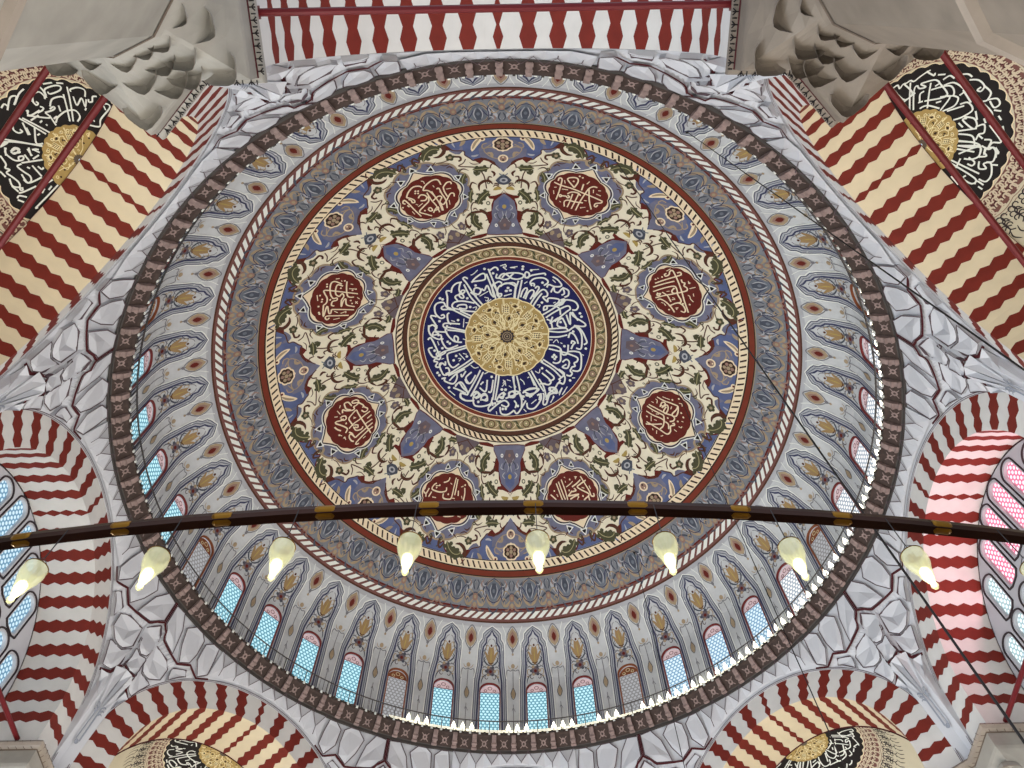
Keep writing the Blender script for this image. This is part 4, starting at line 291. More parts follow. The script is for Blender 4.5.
SEMI_WRITING={"NE":[[[-85,27.2],[-81,27.1],[-80,25.2],[-77,26.0],[-74,25.7],[-71,25.9],[-68,24.9],[-64,25.7],[-59,26.8],[-56,27.3]],[[-85,27.2],[-79,19.7],[-70,20.6],[-76,25.8]],[[-81,18.9],[-67,20.1]],[[-76,14.6],[-71,25.1]],[[-71,13.9],[-68,21.5],[-65,22.7]],[[-65,22.7],[-63,21.2],[-57,21.1],[-62,22.7],[-58,23.0],[-50,23.2],[-45,22.0],[-48,20.8]],[[-50,13.0],[-52,17.6],[-53,22.3]],[[-51,19.6],[-42,20.5],[-34,21.3],[-28,20.3],[-25,18.5],[-33,17.8]],[[-45,22.0],[-31,17.9],[-56,15.8]],[[-25,18.5],[-18,18.5],[-15,15.9],[-24,12.7]],[[-28,12.4],[-27,17.7],[-38,17.0]],[[-11,17.3],[-6,19.3],[4,19.0],[5,15.4],[1,11.9]],[[-6,17.8],[-18,13.3]],[[6,15.8],[14,18.3],[23,18.6],[25,17.2],[9,15.0],[10,16.4]],[[22,12.3],[26,18.5]],[[27,12.1],[33,16.6],[40,17.7],[47,17.6],[46,12.9]],[[39,12.2],[41,17.3]],[[58,13.8],[47,18.5],[48,20.4],[57,20.6]],[[24,18.1],[24,20.8],[32,20.6],[33,18.9],[38,20.3]],[[39,18.1],[33,18.9]],[[-43,23.1],[-39,24.7],[-34,24.0]],[[-40,21.1],[-32,22.6],[-19,21.6],[-19,19.4]],[[-20,21.4],[-4,19.9]],[[-22,25.1],[-16,26.4],[-9,26.1],[-7,24.3],[-10,23.8],[-10,25.2]],[[-9,26.1],[-1,26.2],[3,24.1],[2,22.8]],[[3,24.1],[6,26.7],[11,26.8],[12,24.9],[5,24.6]],[[5,22.7],[14,23.7],[19,23.7]],[[26,22.4],[41,26.1],[42,23.6],[46,22.6],[40,23.0],[39,20.8]],[[46,21.6],[53,21.9],[47,22.2],[47,24.9],[54,25.9]],[[-62,16.2],[-62,18.9],[-58,19.6]],[[-64,15.9],[-58,15.9]],[[-62,13.5],[-51,14.0],[-31,13.2]],[[-40,14.9],[-34,15.7]],[[-59,27.2],[-52,24.9],[-52,25.9]],[[-49,25.0],[-43,25.1]],[[-30,26.0],[-26,26.6],[-22,26.3]],[[14,24.6],[17,26.5]],[[20,25.4],[24,26.0]],[[29,26.3],[33,26.5]],[[7,19.6],[17,19.0]],[[18,21.1],[23,21.3]],[[10,13.5],[19,14.3]],[[46,24.8],[51,26.3]],[[38,11.4],[42,17.9],[46,20.0],[55,20.5],[60,18.8],[62,16.2]],[[46,11.6],[45,19.6]],[[51,11.9],[52,18.6]],[[45,20.3],[48,22.8],[46,24.0],[50,25.3],[57,25.5],[59,23.6]],[[51,21.5],[54,22.8],[56,20.6]],[[60,21.3],[66,22.4],[64,24.5],[61,23.0],[59,25.1],[67,27.1],[73,26.9],[74,24.4]],[[70,12.0],[70,23.5]],[[74,12.7],[75,23.2],[80,23.6],[81,20.0],[77,20.1]],[[63,15.1],[76,15.6]],[[59,17.5],[62,20.0],[66,19.9],[66,18.1]],[[88,14.9],[91,17.0]],[[87,16.4],[93,19.3],[88,20.4]],[[88,20.9],[90,22.8],[93,22.0]],[[90,25.1],[91,26.4],[94,26.3]],[[46,24.8],[50,26.3]],[[60,25.4],[59,27.5]],[[79,24.5],[76,24.3],[76,27.0]],[[79,25.9],[79,27.7]]],"NW":[[[1,26.2],[11,28.0],[15,27.1],[8,25.7]],[[9,25.7],[18,27.3],[24,27.9]],[[39,27.7],[46,28.6]],[[36,23.6],[38,25.8],[47,26.9],[51,26.6],[49,25.1],[40,23.9],[39,24.8]],[[22,23.0],[26,25.0],[32,25.4],[34,23.8],[33,22.5]],[[22,23.6],[22,21.7],[25,22.0],[24,22.7]],[[35,27.6],[36,25.5],[35,22.8]],[[51,23.8],[48,13.8]],[[56,26.9],[53,13.9]],[[58,25.2],[58,26.1],[64,27.7],[69,27.6],[69,24.9]],[[59,23.5],[61,20.4],[66,23.8],[69,20.9],[70,24.1]],[[72,24.6],[72,23.5],[75,24.3],[75,26.4],[78,27.5]],[[33,19.7],[39,22.0],[48,22.8],[51,21.9]],[[24,18.4],[33,18.3],[37,18.9],[36,19.4],[31,18.9]],[[17,19.5],[23,19.4],[26,20.0],[24,20.8]],[[7,20.9],[24,16.3],[24,18.4]],[[10,21.9],[12,21.7],[9,21.1],[10,20.1],[21,19.8]],[[28,15.5],[34,15.9],[27,14.1]],[[33,15.5],[46,17.3],[58,18.2],[63,16.3],[59,14.1]],[[26,17.0],[25,13.3]],[[0,22.6],[2,13.1]],[[2,21.5],[8,12.5]],[[16,18.7],[5,19.1]],[[-2,22.8],[-6,22.6]],[[-9,22.9],[-13,22.1],[-14,20.5],[-11,19.6],[-10,20.5]],[[-2,20.7],[-12,17.5]],[[0,16.9],[-18,14.7],[-15,12.4]],[[-24,24.8],[-20,12.7]],[[-31,25.5],[-29,24.3],[-26,23.2],[-26,24.4]],[[-31,24.0],[-38,23.9]],[[-34,22.2],[-31,20.6],[-34,19.5],[-35,21.5]],[[-27,16.8],[-37,16.1]],[[-28,15.6],[-31,13.3]],[[76,14.5],[88,16.4],[86,19.5],[90,24.1],[89,26.9],[84,26.1],[79,19.3]],[[84,25.6],[87,24.3]],[[77,17.3],[81,17.0]],[[0,28.3],[4,28.1],[4,26.8]],[[91,14.7],[91,21.3]],[[49,27.9],[54,28.2]],[[70,20.6],[69,19.4]],[[-5,19.0],[-11,17.1]],[[-7,15.1],[-3,14.7]],[[14,16.8],[10,16.7]],[[14,15.2],[14,14.6]],[[42,19.6],[41,17.4]],[[-38,25.7],[-45,24.5],[-48,25.1],[-50,23.9],[-52,25.2],[-56,24.1],[-62,23.0],[-66,23.6],[-63,25.4],[-57,25.1]],[[-69,24.8],[-63,25.6]],[[-70,25.0],[-71,23.2],[-72,18.7]],[[-68,22.7],[-67,23.8],[-69,23.8],[-69,22.9]],[[-31,23.7],[-36,23.9],[-42,21.6],[-42,19.1],[-38,18.6],[-39,20.1],[-43,20.1]],[[-34,22.3],[-30,21.1],[-31,19.6],[-36,21.2],[-34,22.3]],[[-30,25.4],[-25,22.6],[-19,12.5]],[[-45,19.6],[-42,9.4]],[[-46,19.7],[-48,21.2],[-54,19.9],[-60,18.6],[-65,19.1],[-65,20.5],[-56,20.9]],[[-61,21.1],[-66,20.1],[-66,15.3]],[[-65,15.1],[-49,16.5]],[[-50,18.3],[-52,17.5]],[[-74,26.7],[-78,25.6]],[[-73,26.5],[-72,25.4],[-76,23.7]],[[-76,12.3],[-76,17.1],[-81,23.9]],[[-87,24.5],[-90,25.2],[-92,23.4],[-91,22.5],[-88,23.6],[-90,24.2]],[[-87,24.1],[-87,12.6]],[[-92,23.4],[-96,11.8]],[[-50,27.0],[-55,26.0]],[[-29,17.2],[-37,15.8]],[[-29,15.7],[-27,14.5],[-27,13.6]],[[-41,15.7],[-35,13.6]],[[-36,18.2],[-43,17.0]],[[-51,14.8],[-56,13.9],[-54,13.1]],[[-81,18.8],[-79,17.0]],[[-83,16.3],[-82,14.5]],[[-91,17.0],[-92,16.3]]]}

# ================================================================ the setting: floor, dome shell, drum wall with window openings
mb = MB(); mb.add([(-32, -32, 0), (32, -32, 0), (32, 32, 0), (-32, 32, 0), (-32, -32, -.3), (32, -32, -.3), (32, 32, -.3), (-32, 32, -.3)], [(0, 1, 2, 3), (7, 6, 5, 4), (0, 4, 5, 1), (1, 5, 6, 2), (2, 6, 7, 3), (3, 7, 4, 0)], 'carpet')
o = mb.build('floor', kind='structure', label='carpeted prayer hall floor under the dome', category='floor'); o.location = (0, 0, 0)
mb = MB()
for r0, r1, k in ((0.02, 6.2, 'purple_grey'), (6.2, 12.06, 'field_cream'), (12.06, 12.75, 'red_bright'), (12.75, 13.97, 'band_ground'), (13.97, 14.62, 'band_pale')):
    n = 160; q = max(2, int((r1-r0)/.5)); mb.grid([[Spol(360*i/n, r0+(r1-r0)*j/q, 0) for i in range(n)] for j in range(q+1)], k, closed=True)
n = 160; zs = [dome_z(14.62)]+[z for z in (7.2, 7, 6.8, 6.6, 6.4, 6.2, 6.0, 5.8, 5.6, 5.4, 5.2)]
mb.grid([[Swall(2*pi*16.1*i/n, z, 0) for i in range(n)] for z in zs], 'drum_plaster', closed=True)
mb.grid([[Sxy(r*cos(2*pi*i/n), r*sin(2*pi*i/n), -.7) for i in range(n)] for r in (.02, 3, 6, 9, 12, 14, 15.2, 16)], 'plaster_grey', closed=True)
mb.build('ceiling', kind='structure', label='painted inner shell of the great dome', category='dome')
# drum wall, z .5 to 5.2, forty arched openings
HW, WZ0, WZ1 = .52, .95, 4.52
def arch_top(hw, zs, n=8, half=True): return [(hw*cos(pi/2*i/n), zs+hw*sin(pi/2*i/n)) for i in range(n+1)]
mb = MB(); SW = 16.1*rad(4.5)
for k in range(40):
    a = rad(4.5+9*k)
    def S(u, z, off, a=a): p = Swall(u, z, off); return (p[0]*cos(a)-p[1]*sin(a), p[0]*sin(a)+p[1]*cos(a), p[2])
    for sg in (1, -1):
        poly = [(0, .5), (0, WZ0), (sg*HW, WZ0)]+[(sg*x, z) for x, z in arch_top(HW, WZ1-HW)]+[(0, 5.2), (sg*SW, 5.2), (sg*SW, .5)]
        mb.fill(poly, S, 0, 'drum_plaster', .45)
    loop = [(-HW, WZ0), (HW, WZ0)]+arch_top(HW, WZ1-HW)+[(-x, z) for x, z in reversed(arch_top(HW, WZ1-HW)[:-1])]
    mb.grid([[S(u, z, 0) for u, z in loop], [S(u, z, -.42) for u, z in loop]], 'drum_plaster', closed=True)
n = 160
mb.grid([[(17*cos(2*pi*i/n), 17*sin(2*pi*i/n), z) for i in range(n)] for z in (-.2, .6)], 'plaster_grey', closed=True)
mb.build('wall_drum', kind='structure', label='round drum wall pierced by forty arched windows', category='wall')

# ---------------------------------------------------------------- drum windows
def drum_window(gk, fk, brown):
    t = thing('window', '', 'window', (16.1, 0, WZ0), kind='structure')
    loop = [(HW, WZ0)]+arch_top(HW, WZ1-HW)+[(-x, z) for x, z in reversed(arch_top(HW, WZ1-HW)[:-1])]+[(-HW, WZ0)]
    f = MB(); w = .05
    rows = []
    for du, of in ((-.005, -.06), (-.005, .03), (.05, .03), (.05, 0)):
        rows.append([Swall(u+(du if u > 0 else -du)*(1 if abs(u) > 1e-6 else 0), z+(du*1.2 if z > WZ1-HW else 0), of) for u, z in loop])
    f.grid(rows, fk)
    f.build('window_frame', t)
    p = MB(); zs = WZ1-HW-.02
    n = 8; cells = []
    for j in range(13):
        z = WZ0+(zs-WZ0)*j/12; cells.append([(-HW+2*HW*i/n, z) for i in range(n+1)])
    o0 = len(p.v); rows = [[Swall(u, z, -.12) for u, z in r] for r in cells]; p.grid(rows, gk)
    for r in cells:
        for u, z in r: p.uv[o0] = (u/.21, z/.21); o0 += 1
    p.build('window_pane', t)
    h = MB(); h.add([Swall(0, zs, -.115)]+[Swall(HW*cos(pi*i/16), zs+HW*sin(pi*i/16), -.115) for i in range(17)], [(0, i+1, i+2) for i in range(16)], 'head_white' if not brown else 'frame_brown')
    for (cx, cz, r) in ((0, .30, .12), (-.24, .14, .09), (.24, .14, .09)): h.ringm((cx, zs+cz), r-.03, r, Swall, -.09, 'frame_red' if not brown else 'gold_line')
    h.stroke([(-HW, zs), (HW, zs)], .05, Swall, -.09, 'frame_red' if not brown else 'frame_brown', smooth=False)
    h.build('window_head', t)
    return t
def bay_text(k):
    az = 4.5+9*k; m_ = ((az-22.5) % 45)/9; m_ = int(round(m_)) % 5
    v = (az-9*m_) % 360; v = min(CLOCKV, key=lambda q: abs((q-v+180) % 360-180))
    return m_, CLOCKV[v]
ORD = ['', 'first', 'second', 'third', 'fourth']
protos = {}
for k in range(40):
    az = 4.5+9*k; m_, cl = bay_text(k)
    brown = m_ == 0
    a2 = (az+180) % 360-180
    kind = 'dull' if brown else ('bright' if -60 < a2 < 32 else 'mid' if 32 <= a2 < 72 else 'cyan')
    key = kind
    if key not in protos: protos[key] = drum_window('glass_'+kind, 'frame_brown' if brown else 'frame_red', brown); o = protos[key]
    else: o = copy_tree(protos[key])
    turn(o, az); o.name = 'window_%d' % (k+1)
    col = {'dull': 'dull', 'bright': 'glaring white', 'mid': 'pale blue', 'cyan': 'cyan'}[kind]
    o['label'] = ('dull brown-framed drum window at %s on the ring' % cl) if brown else '%s drum window, %s clockwise of the brown-framed one at %s' % (col, ORD[m_], cl)
    o['group'] = 'arched windows around the drum'

# ---------------------------------------------------------------- painted bays around the windows
def bay():
    t = thing('painted_niche', '', 'wall painting', (16.1, 0, 5), group='painted niches around the drum windows')
    D = 16.1*rad(1)
    prof = [(0, 7.16), (.42, 6.98), (1.05, 6.84), (1.12, 6.62), (1.68, 6.44), (1.85, 6.1), (1.85, 5.5), (2.25, 4.6), (2.35, 3.0), (2.45, 1.0)]
    def sym(off): return [(-(d+off)*D*(1 if d else 0), z+off*.20) for d, z in reversed(prof)]+[((d+off)*D*(1 if d else 0), z+off*.20) for d, z in prof[1:]]
    b_ = MB(); b_.stroke(sym(0), .09, Swall, .024, 'navy_soft', smooth=False); b_.stroke(sym(.42), .17, Swall, .016, 'band_pale', smooth=False); b_.stroke(sym(.42), .05, Swall, .02, 'blue_grey', smooth=False)
    b_.stroke(sym(.78), .04, Swall, .024, 'navy_soft', smooth=False); b_.stroke(sym(.98), .05, Swall, .02, 'white_paint', smooth=False)
    b_.build('arch_outline', t)
    v = MB()
    v.fill([(-.13, 6.46), (-.19, 6.2), (-.13, 5.75), (-.06, 5.6), (.06, 5.6), (.13, 5.75), (.19, 6.2), (.13, 6.46), (0, 6.40)], Swall, .02, 'vase_tan', .4); v.stroke([(0, 5.65), (0, 6.36)], .07, Swall, .026, 'ochre', taper=-1)
    for sg in (-1, 1):
        v.stroke([(0, 5.62), (sg*.12, 5.8), (sg*.27, 6.1), (sg*.38, 6.24)], .15, Swall, .025, 'vase_tan', taper=-1)
        v.stroke([(0, 5.58), (sg*.2, 5.62), (sg*.40, 5.85), (sg*.30, 6.02)], .08, Swall, .025, 'slate', taper=-1)
        v.stroke([(sg*.36, 6.3), (sg*.44, 6.05), (sg*.40, 5.8)], .035, Swall, .02, 'line_grey')
        v.stroke([(sg*.42, 6.0), (sg*.22, 6.65), (sg*.05, 6.8)], .03, Swall, .02, 'line_grey')
        v.stroke([(sg*.10, 6.45), (sg*.24, 6.5), (sg*.3, 6.35), (sg*.2, 6.28)], .05, Swall, .026, 'tan', taper=-1); v.stroke([(sg*.2, 5.95), (sg*.46, 5.72), (sg*.40, 5.5), (sg*.26, 5.58)], .045, Swall, .024, 'line_grey', taper=-1)
        v.stroke([(sg*.48, 6.2), (sg*.3, 6.42), (sg*.34, 6.56)], .045, Swall, .024, 'slate', taper=-1)
    v.disc((0, 6.5), .06, Swall, .026, 'brown', 8); v.stroke([(-.16, 5.72), (0, 5.66), (.16, 5.72)], .05, Swall, .03, 'brown')
    v.build('vase', t)
    r = MB(); r.ringm((0, 5.27), .0, .24, Swall, .02, 'purple_grey'); r.disc((0, 5.25), .09, Swall, .03, 'red')
    for i in range(6): r.disc((.24*cos(pi*i/3), 5.27+.24*sin(pi*i/3)), .085, Swall, .022, 'tan' if i % 2 else 'slate', 7)
    for sg in (-1, 1):
        r.stroke([(sg*.12, 5.15), (sg*.34, 5.0), (sg*.46, 4.78), (sg*.5, 4.5)], .06, Swall, .02, 'slate', taper=-1); r.stroke([(sg*.2, 5.3), (sg*.42, 5.35), (sg*.44, 5.1), (sg*.3, 5.05)], .05, Swall, .02, 'tan', taper=-1)
    for sg in (-1, 1):
        r.stroke([(sg*.16, 5.42), (sg*.34, 5.5), (sg*.48, 5.4)], .06, Swall, .022, 'line_grey', taper=-1); r.stroke([(sg*.22, 5.1), (sg*.3, 4.9), (sg*.2, 4.8), (sg*.12, 4.92)], .05, Swall, .022, 'purple_grey', taper=-1); r.disc((sg*.42, 4.95), .06, Swall, .02, 'tan', 7)
    r.build('rosette', t)
    d = MB(); U = SW
    tear = [(0, 7.18), (.17, 7.0), (.22, 6.8), (.14, 6.62), (0, 6.5)]
    pts = [(U+x, z) for x, z in tear]+[(U-x, z) for x, z in reversed(tear[1:-1])]
    d.fill([(U+(x-U)*1.5, 6.85+(z-6.85)*1.35) for x, z in pts], Swall, .014, 'tan', .4); d.stroke([(U+(x-U)*1.65, 6.85+(z-6.85)*1.5) for x, z in pts], .05, Swall, .02, 'line_grey', closed=True)
    d.fill([(U+(x-U)*.95, 6.85+(z-6.85)*.9) for x, z in pts], Swall, .022, 'rose_tan', .4)
    d.fill([(U+(x-U)*.6, 6.80+(z-6.85)*.6) for x, z in pts], Swall, .03, 'red', .4)
    d.stroke([(U, 6.42), (U, 6.1)], .05, Swall, .02, 'line_grey'); d.disc((U, 6.12), .06, Swall, .022, 'tan'); d.disc((U, 6.3), .08, Swall, .022, 'line_grey')
    for sg in (-1, 1): d.stroke([(U+sg*.62, 7.36), (U+sg*.42, 7.0), (U+sg*.40, 6.7), (U+sg*.62, 6.3)], .035, Swall, .02, 'white_paint')
    d.build('teardrop', t)
    e = MB(); e.disc((U, 5.55), .11, Swall, .02, 'tan', 10, 1.1)
    for sg in (-1, 1):
        e.stroke([(U, 5.38), (U+sg*.14, 5.3), (U+sg*.3, 5.35), (U+sg*.36, 5.1), (U+sg*.36, 4.3)], .045, Swall, .02, 'line_grey'); e.stroke([(U+sg*.05, 5.4), (U+sg*.2, 5.45), (U+sg*.28, 5.6)], .04, Swall, .02, 'tan', taper=-1)
    e.stroke([(U, 5.4), (U, 4.2)], .035, Swall, .02, 'line_grey')
    e.fill([(U, 4.35), (U+.12, 3.85), (U+.08, 3.6), (U, 3.45), (U-.08, 3.6), (U-.12, 3.85)], Swall, .025, 'tan', .5)
    e.stroke([(U, 4.25), (U+.13, 3.8), (U, 3.42), (U-.13, 3.8), (U, 4.25)], .03, Swall, .03, 'slate'); e.stroke([(U, 3.1), (U, 1.2)], .03, Swall, .02, 'line_grey')
    e.stroke([(U-.1, 2.6), (U, 2.85), (U+.06, 2.7)], .03, Swall, .022, 'line_grey')
    e.build('spindle', t)
    return t
B = bay()
for k in range(40):
    m_, cl = bay_text(k)
    around(B, k, 4.5+9*k, ('painted niche with tan vase round the dull brown-framed window at %s' % cl) if m_ == 0 else 'painted niche with tan vase, %s clockwise of the brown-framed window at %s' % (ORD[m_], cl))

# ================================================================ ring borders on the dome
t = thing('rope_border', 'white and dark red twisted rope border circling the dome above the niches', 'border', (14.2, 0, dome_z(14.2)))
mb = MB(); annulus(mb, 14.0, 14.42, .012, 'leaf_ground'); annulus(mb, 14.41, 14.47, .016, 'brown'); annulus(mb, 13.95, 14.01, .016, 'red'); mb.build('border_ground', t)
mb = MB(); n = 190
for i in range(n):
    a = 360*i/n; w = 360/n*.62
    mb.grid([[Spol(a+s_*1.6+e, 14.09+.24*s_, .026) for s_ in (0, .5, 1)] for e in (0, w)], 'white_paint')
mb.build('rope_strands', t)
t = thing('braid_border', 'wide cream braided border with red edge circling the painted field', 'border', (12.4, 0, dome_z(12.4)))
mb = MB(); annulus(mb, 12.06, 12.52, .012, 'dark_brown'); annulus(mb, 12.10, 12.15, .026, 'script_cream', n=300, m_=1); annulus(mb, 12.42, 12.46, .026, 'script_cream', n=300, m_=1); annulus(mb, 12.50, 12.72, .012, 'red_bright'); annulus(mb, 12.72, 12.77, .014, 'dark_brown'); annulus(mb, 12.77, 12.80, .02, 'tan'); annulus(mb, 12.06, 12.09, .03, 'dark_brown'); mb.build('border_ground', t)
mb = MB(); n = 230
for i in range(n):
    a = 360*i/n; q = 360/n
    mb.stroke([(a+x*q, 12.28+y) for x, y in ((.1, .10), (.3, .13), (.45, .10))], .04, lambda t_, r_, o_: Spol(t_, r_, o_), .03, 'red') if 0 else None
    mb.grid([[Spol(a+(x+e)*q, 12.28+y, .022) for x, y in ((-.35, .17), (0, .13), (.25, 0), (.5, -.13), (.85, -.17))] for e in (0, .70)], 'script_cream')
mb.build('braid_strands', t)
# floral band between the two
t = thing('floral_band', 'blue-grey band of palmettes and tan flowers between braid and rope borders', 'border', (13.4, 0, dome_z(13.4)))
SB = dome_at(13.4); D = 13.4*rad(1)
def pol2(l, r0=13.4): return [(a*r0*rad(1), r-r0) for a, r in l]
def mir(l): return [(-x, y) for x, y in reversed(l)]
p = MB()
p.fill([(-.36, -.36), (-.42, -.06), (-.26, .2), (0, .3), (.26, .2), (.42, -.06), (.36, -.36), (0, -.58)], SB, .012, 'blue_grey', .5)
p.stroke([(-.46, .0), (-.2, .36), (0, .46)], .15, SB, .02, 'tan', taper=-1); p.stroke([(.46, .0), (.2, .36), (0, .46)], .15, SB, .021, 'tan', taper=-1); p.stroke([(-.5, -.3), (-.3, -.1), (-.2, .1)], .05, SB, .022, 'navy_line', taper=-1); p.stroke([(.5, -.3), (.3, -.1), (.2, .1)], .05, SB, .022, 'navy_line', taper=-1)
p.stroke([(-.30, .5), (-.12, .68), (0, .72), (.12, .68), (.30, .5)], .10, SB, .02, 'slate', taper=-1)
p.fill([(-.26, -.12), (0, .16), (.26, -.12), (.1, -.4), (-.1, -.4)], SB, .024, 'slate', .5); p.disc((0, -.1), .08, SB, .03, 'blue_grey')
for sg in (-1, 1):
    p.stroke([(sg*.5, .15), (sg*.62, -.1), (sg*.5, -.35), (sg*.25, -.5)], .10, SB, .02, 'slate', taper=-1)
    p.stroke([(sg*.45, -.25), (sg*.3, -.45), (sg*.08, -.52)], .09, SB, .024, 'tan', taper=-1)
    p.stroke([(sg*.45, .3), (sg*.6, .5), (sg*.85, .55)], .07, SB, .02, 'blue_grey', taper=-1)
l = MB(); G = 13.4*rad(4.5)
l.stroke([(G-.5, .32), (G-.28, .12), (G, .02), (G+.28, .12), (G+.5, .32)], .10, SB, .022, 'slate', taper=-1)
l.disc((G, .16), .15, SB, .026, 'rose_tan'); l.disc((G, .16), .07, SB, .032, 'tan'); l.disc((G, .44), .09, SB, .022, 'tan')
for sg in (-1, 1):
    l.fill([(G+sg*.55, .2), (G+sg*.25, -.12), (G+sg*.04, -.45), (G+sg*.3, -.3), (G+sg*.62, -.1)], SB, .012, 'band_pale', .5)
    l.stroke([(G+sg*.1, .24), (G+sg*.26, .42), (G+sg*.44, .44), (G+sg*.4, .28)], .11, SB, .02, 'tan', taper=-1); l.stroke([(G+sg*.08, .42), (G+sg*.22, .6), (G+sg*.4, .62)], .06, SB, .02, 'rose_tan', taper=-1)
    l.stroke([(G+sg*.05, -.1), (G+sg*.16, -.32), (G+sg*.05, -.52)], .08, SB, .02, 'slate', taper=-1)
for sg in (-1, 1):
    p.stroke([(0, .34), (sg*.28, .24), (sg*.46, -.04), (sg*.38, -.38), (0, -.6)], .035, SB, .026, 'navy_line'); p.stroke([(sg*.12, -.36), (sg*.2, -.1), (sg*.06, .2)], .05, SB, .028, 'band_pale', taper=-1)
    p.stroke([(sg*.62, .5), (sg*.5, .32), (sg*.62, .18), (sg*.76, .3)], .06, SB, .024, 'tan', taper=-1); p.stroke([(sg*.6, -.55), (sg*.75, -.35), (sg*.66, -.2)], .06, SB, .024, 'rose_tan', taper=-1)
    p.stroke([(sg*.5, .62), (sg*.75, .7), (sg*.95, .62)], .04, SB, .024, 'slate')
    l.stroke([(G+sg*.5, .32), (G+sg*.62, .1), (G+sg*.55, -.1)], .05, SB, .026, 'navy_line', taper=-1); l.stroke([(G+sg*.1, .05), (G+sg*.3, -.1), (G+sg*.45, -.05), (G+sg*.4, .08)], .05, SB, .026, 'tan', taper=-1)
    l.stroke([(G, .6), (G+sg*.1, .5), (G+sg*.18, .36)], .05, SB, .026, 'rose_tan', taper=-1); l.stroke([(G+sg*.3, -.5), (G+sg*.45, -.3), (G+sg*.6, -.3)], .05, SB, .024, 'band_pale', taper=-1)
p0 = p.build('palmette', t); l0 = l.build('tan_flower', t)
for k in range(40):
    for src in (p0, l0):
        c = src if k == 0 else src.copy()
        if k: COL.objects.link(c); c.parent = t
        a = rad(4.5+9*k); b_ = Vector(t['base'][:]); c.rotation_euler = (0, 0, a); c.location = -b_

# ================================================================ central roundel
t = thing('central_roundel', 'central blue roundel with white writing round a gold disc at the dome crown', 'roundel', (0, 0, dome_z(0)))
mb = MB(); n = 96
def disc_rings(mb, r0, r1, off, k, n=120, q=4): mb.grid([[Spol(360*i/n, r0+(r1-r0)*j/q, off) for i in range(n)] for j in range(q+1)], k, closed=True)
mb = MB(); disc_rings(mb, 2.2, 4.86, .012, 'navy', q=6); disc_rings(mb, 4.86, 5.06, .018, 'red_bright', q=2); disc_rings(mb, 4.84, 4.875, .022, 'script_cream', q=1); mb.build('blue_field', t)
mb = MB(); disc_rings(mb, 5.06, 5.70, .012, 'vine_ground', q=2); disc_rings(mb, 5.06, 5.13, .02, 'script_cream', q=1); disc_rings(mb, 5.64, 5.72, .02, 'script_cream', q=1)
SV = dome_at(5.38); nv = 32; q = 2*pi*5.38/nv
for i in range(nv):
    u = i*q
    mb.ringm((u, 0), .09, .16, SV, .024, 'olive_vein' if i % 2 else 'rose_tan', 10); mb.disc((u, 0), .05, SV, .024, 'script_cream', 8); mb.ringm((u, 0), .18, .23, SV, .024, 'brown' if i % 2 else 'olive', 10)
    mb.stroke([(u+.2, .24), (u+.42*q, .2), (u+.5*q, 0), (u+.58*q, -.2), (u+q-.2, -.24)], .13, SV, .02, 'olive', taper=-1); mb.stroke([(u+.25, .2), (u+.5*q, 0), (u+q-.25, -.2)], .035, SV, .028, 'olive_vein')
    mb.stroke([(u-.1, .25), (u, .3), (u+.1, .25)], .07, SV, .02, 'brown'); mb.stroke([(u+.2, -.2), (u+.4, -.02), (u+.3, .16)], .045, SV, .026, 'script_cream', taper=-1); mb.stroke([(u+q-.2, .2), (u+q-.4, .02), (u+q-.3, -.16)], .045, SV, .026, 'script_cream', taper=-1)
mb.build('vine_border', t)
mb = MB(); disc_rings(mb, 5.72, 5.93, .014, 'brown', q=1); disc_rings(mb, 5.93, 6.36, .012, 'dark_brown', q=2)
n = 112
for i in range(n):
    a = 360*i/n; qq = 360/n; mb.grid([[Spol(a+(x+e)*qq, 6.15+y, .022) for x, y in ((-.4, .15), (0, .11), (.25, 0), (.5, -.11), (.9, -.15))] for e in (0, .58)], 'script_cream')
mb.build('chain_border', t)
mb = MB()
for s_ in CENTRE_WRITING[0]: mb.stroke(s_, .098, Sxy, .030, 'white_paint')
for s_ in CENTRE_WRITING[1]: mb.stroke(s_, .055, Sxy, .026, 'white_paint')
for x, y in CENTRE_WRITING[2]: mb.disc((x, y), .085, Sxy, .03, 'white_paint', 6)
mb.build('inscription', t)
mb = MB(); n = 128
mb.grid([[Spol(360*i/n, r+(.06*abs(sin(8*2*pi*i/n)) if r > 2.3 else 0), .034) for i in range(n)] for r in (.01, .8, 1.6, 2.1, 2.38)], 'gold_ground', closed=True)
mb.grid([[Spol(360*i/n, (2.36+d+.06*abs(sin(8*2*pi*i/n))), .040) for i in range(n)] for d in (0, .07)], 'gold_line', closed=True)
g = mb.build('gold_disc', t)
mb = MB()
def R2(a, x, y): return (x*cos(a)-y*sin(a), x*sin(a)+y*cos(a))
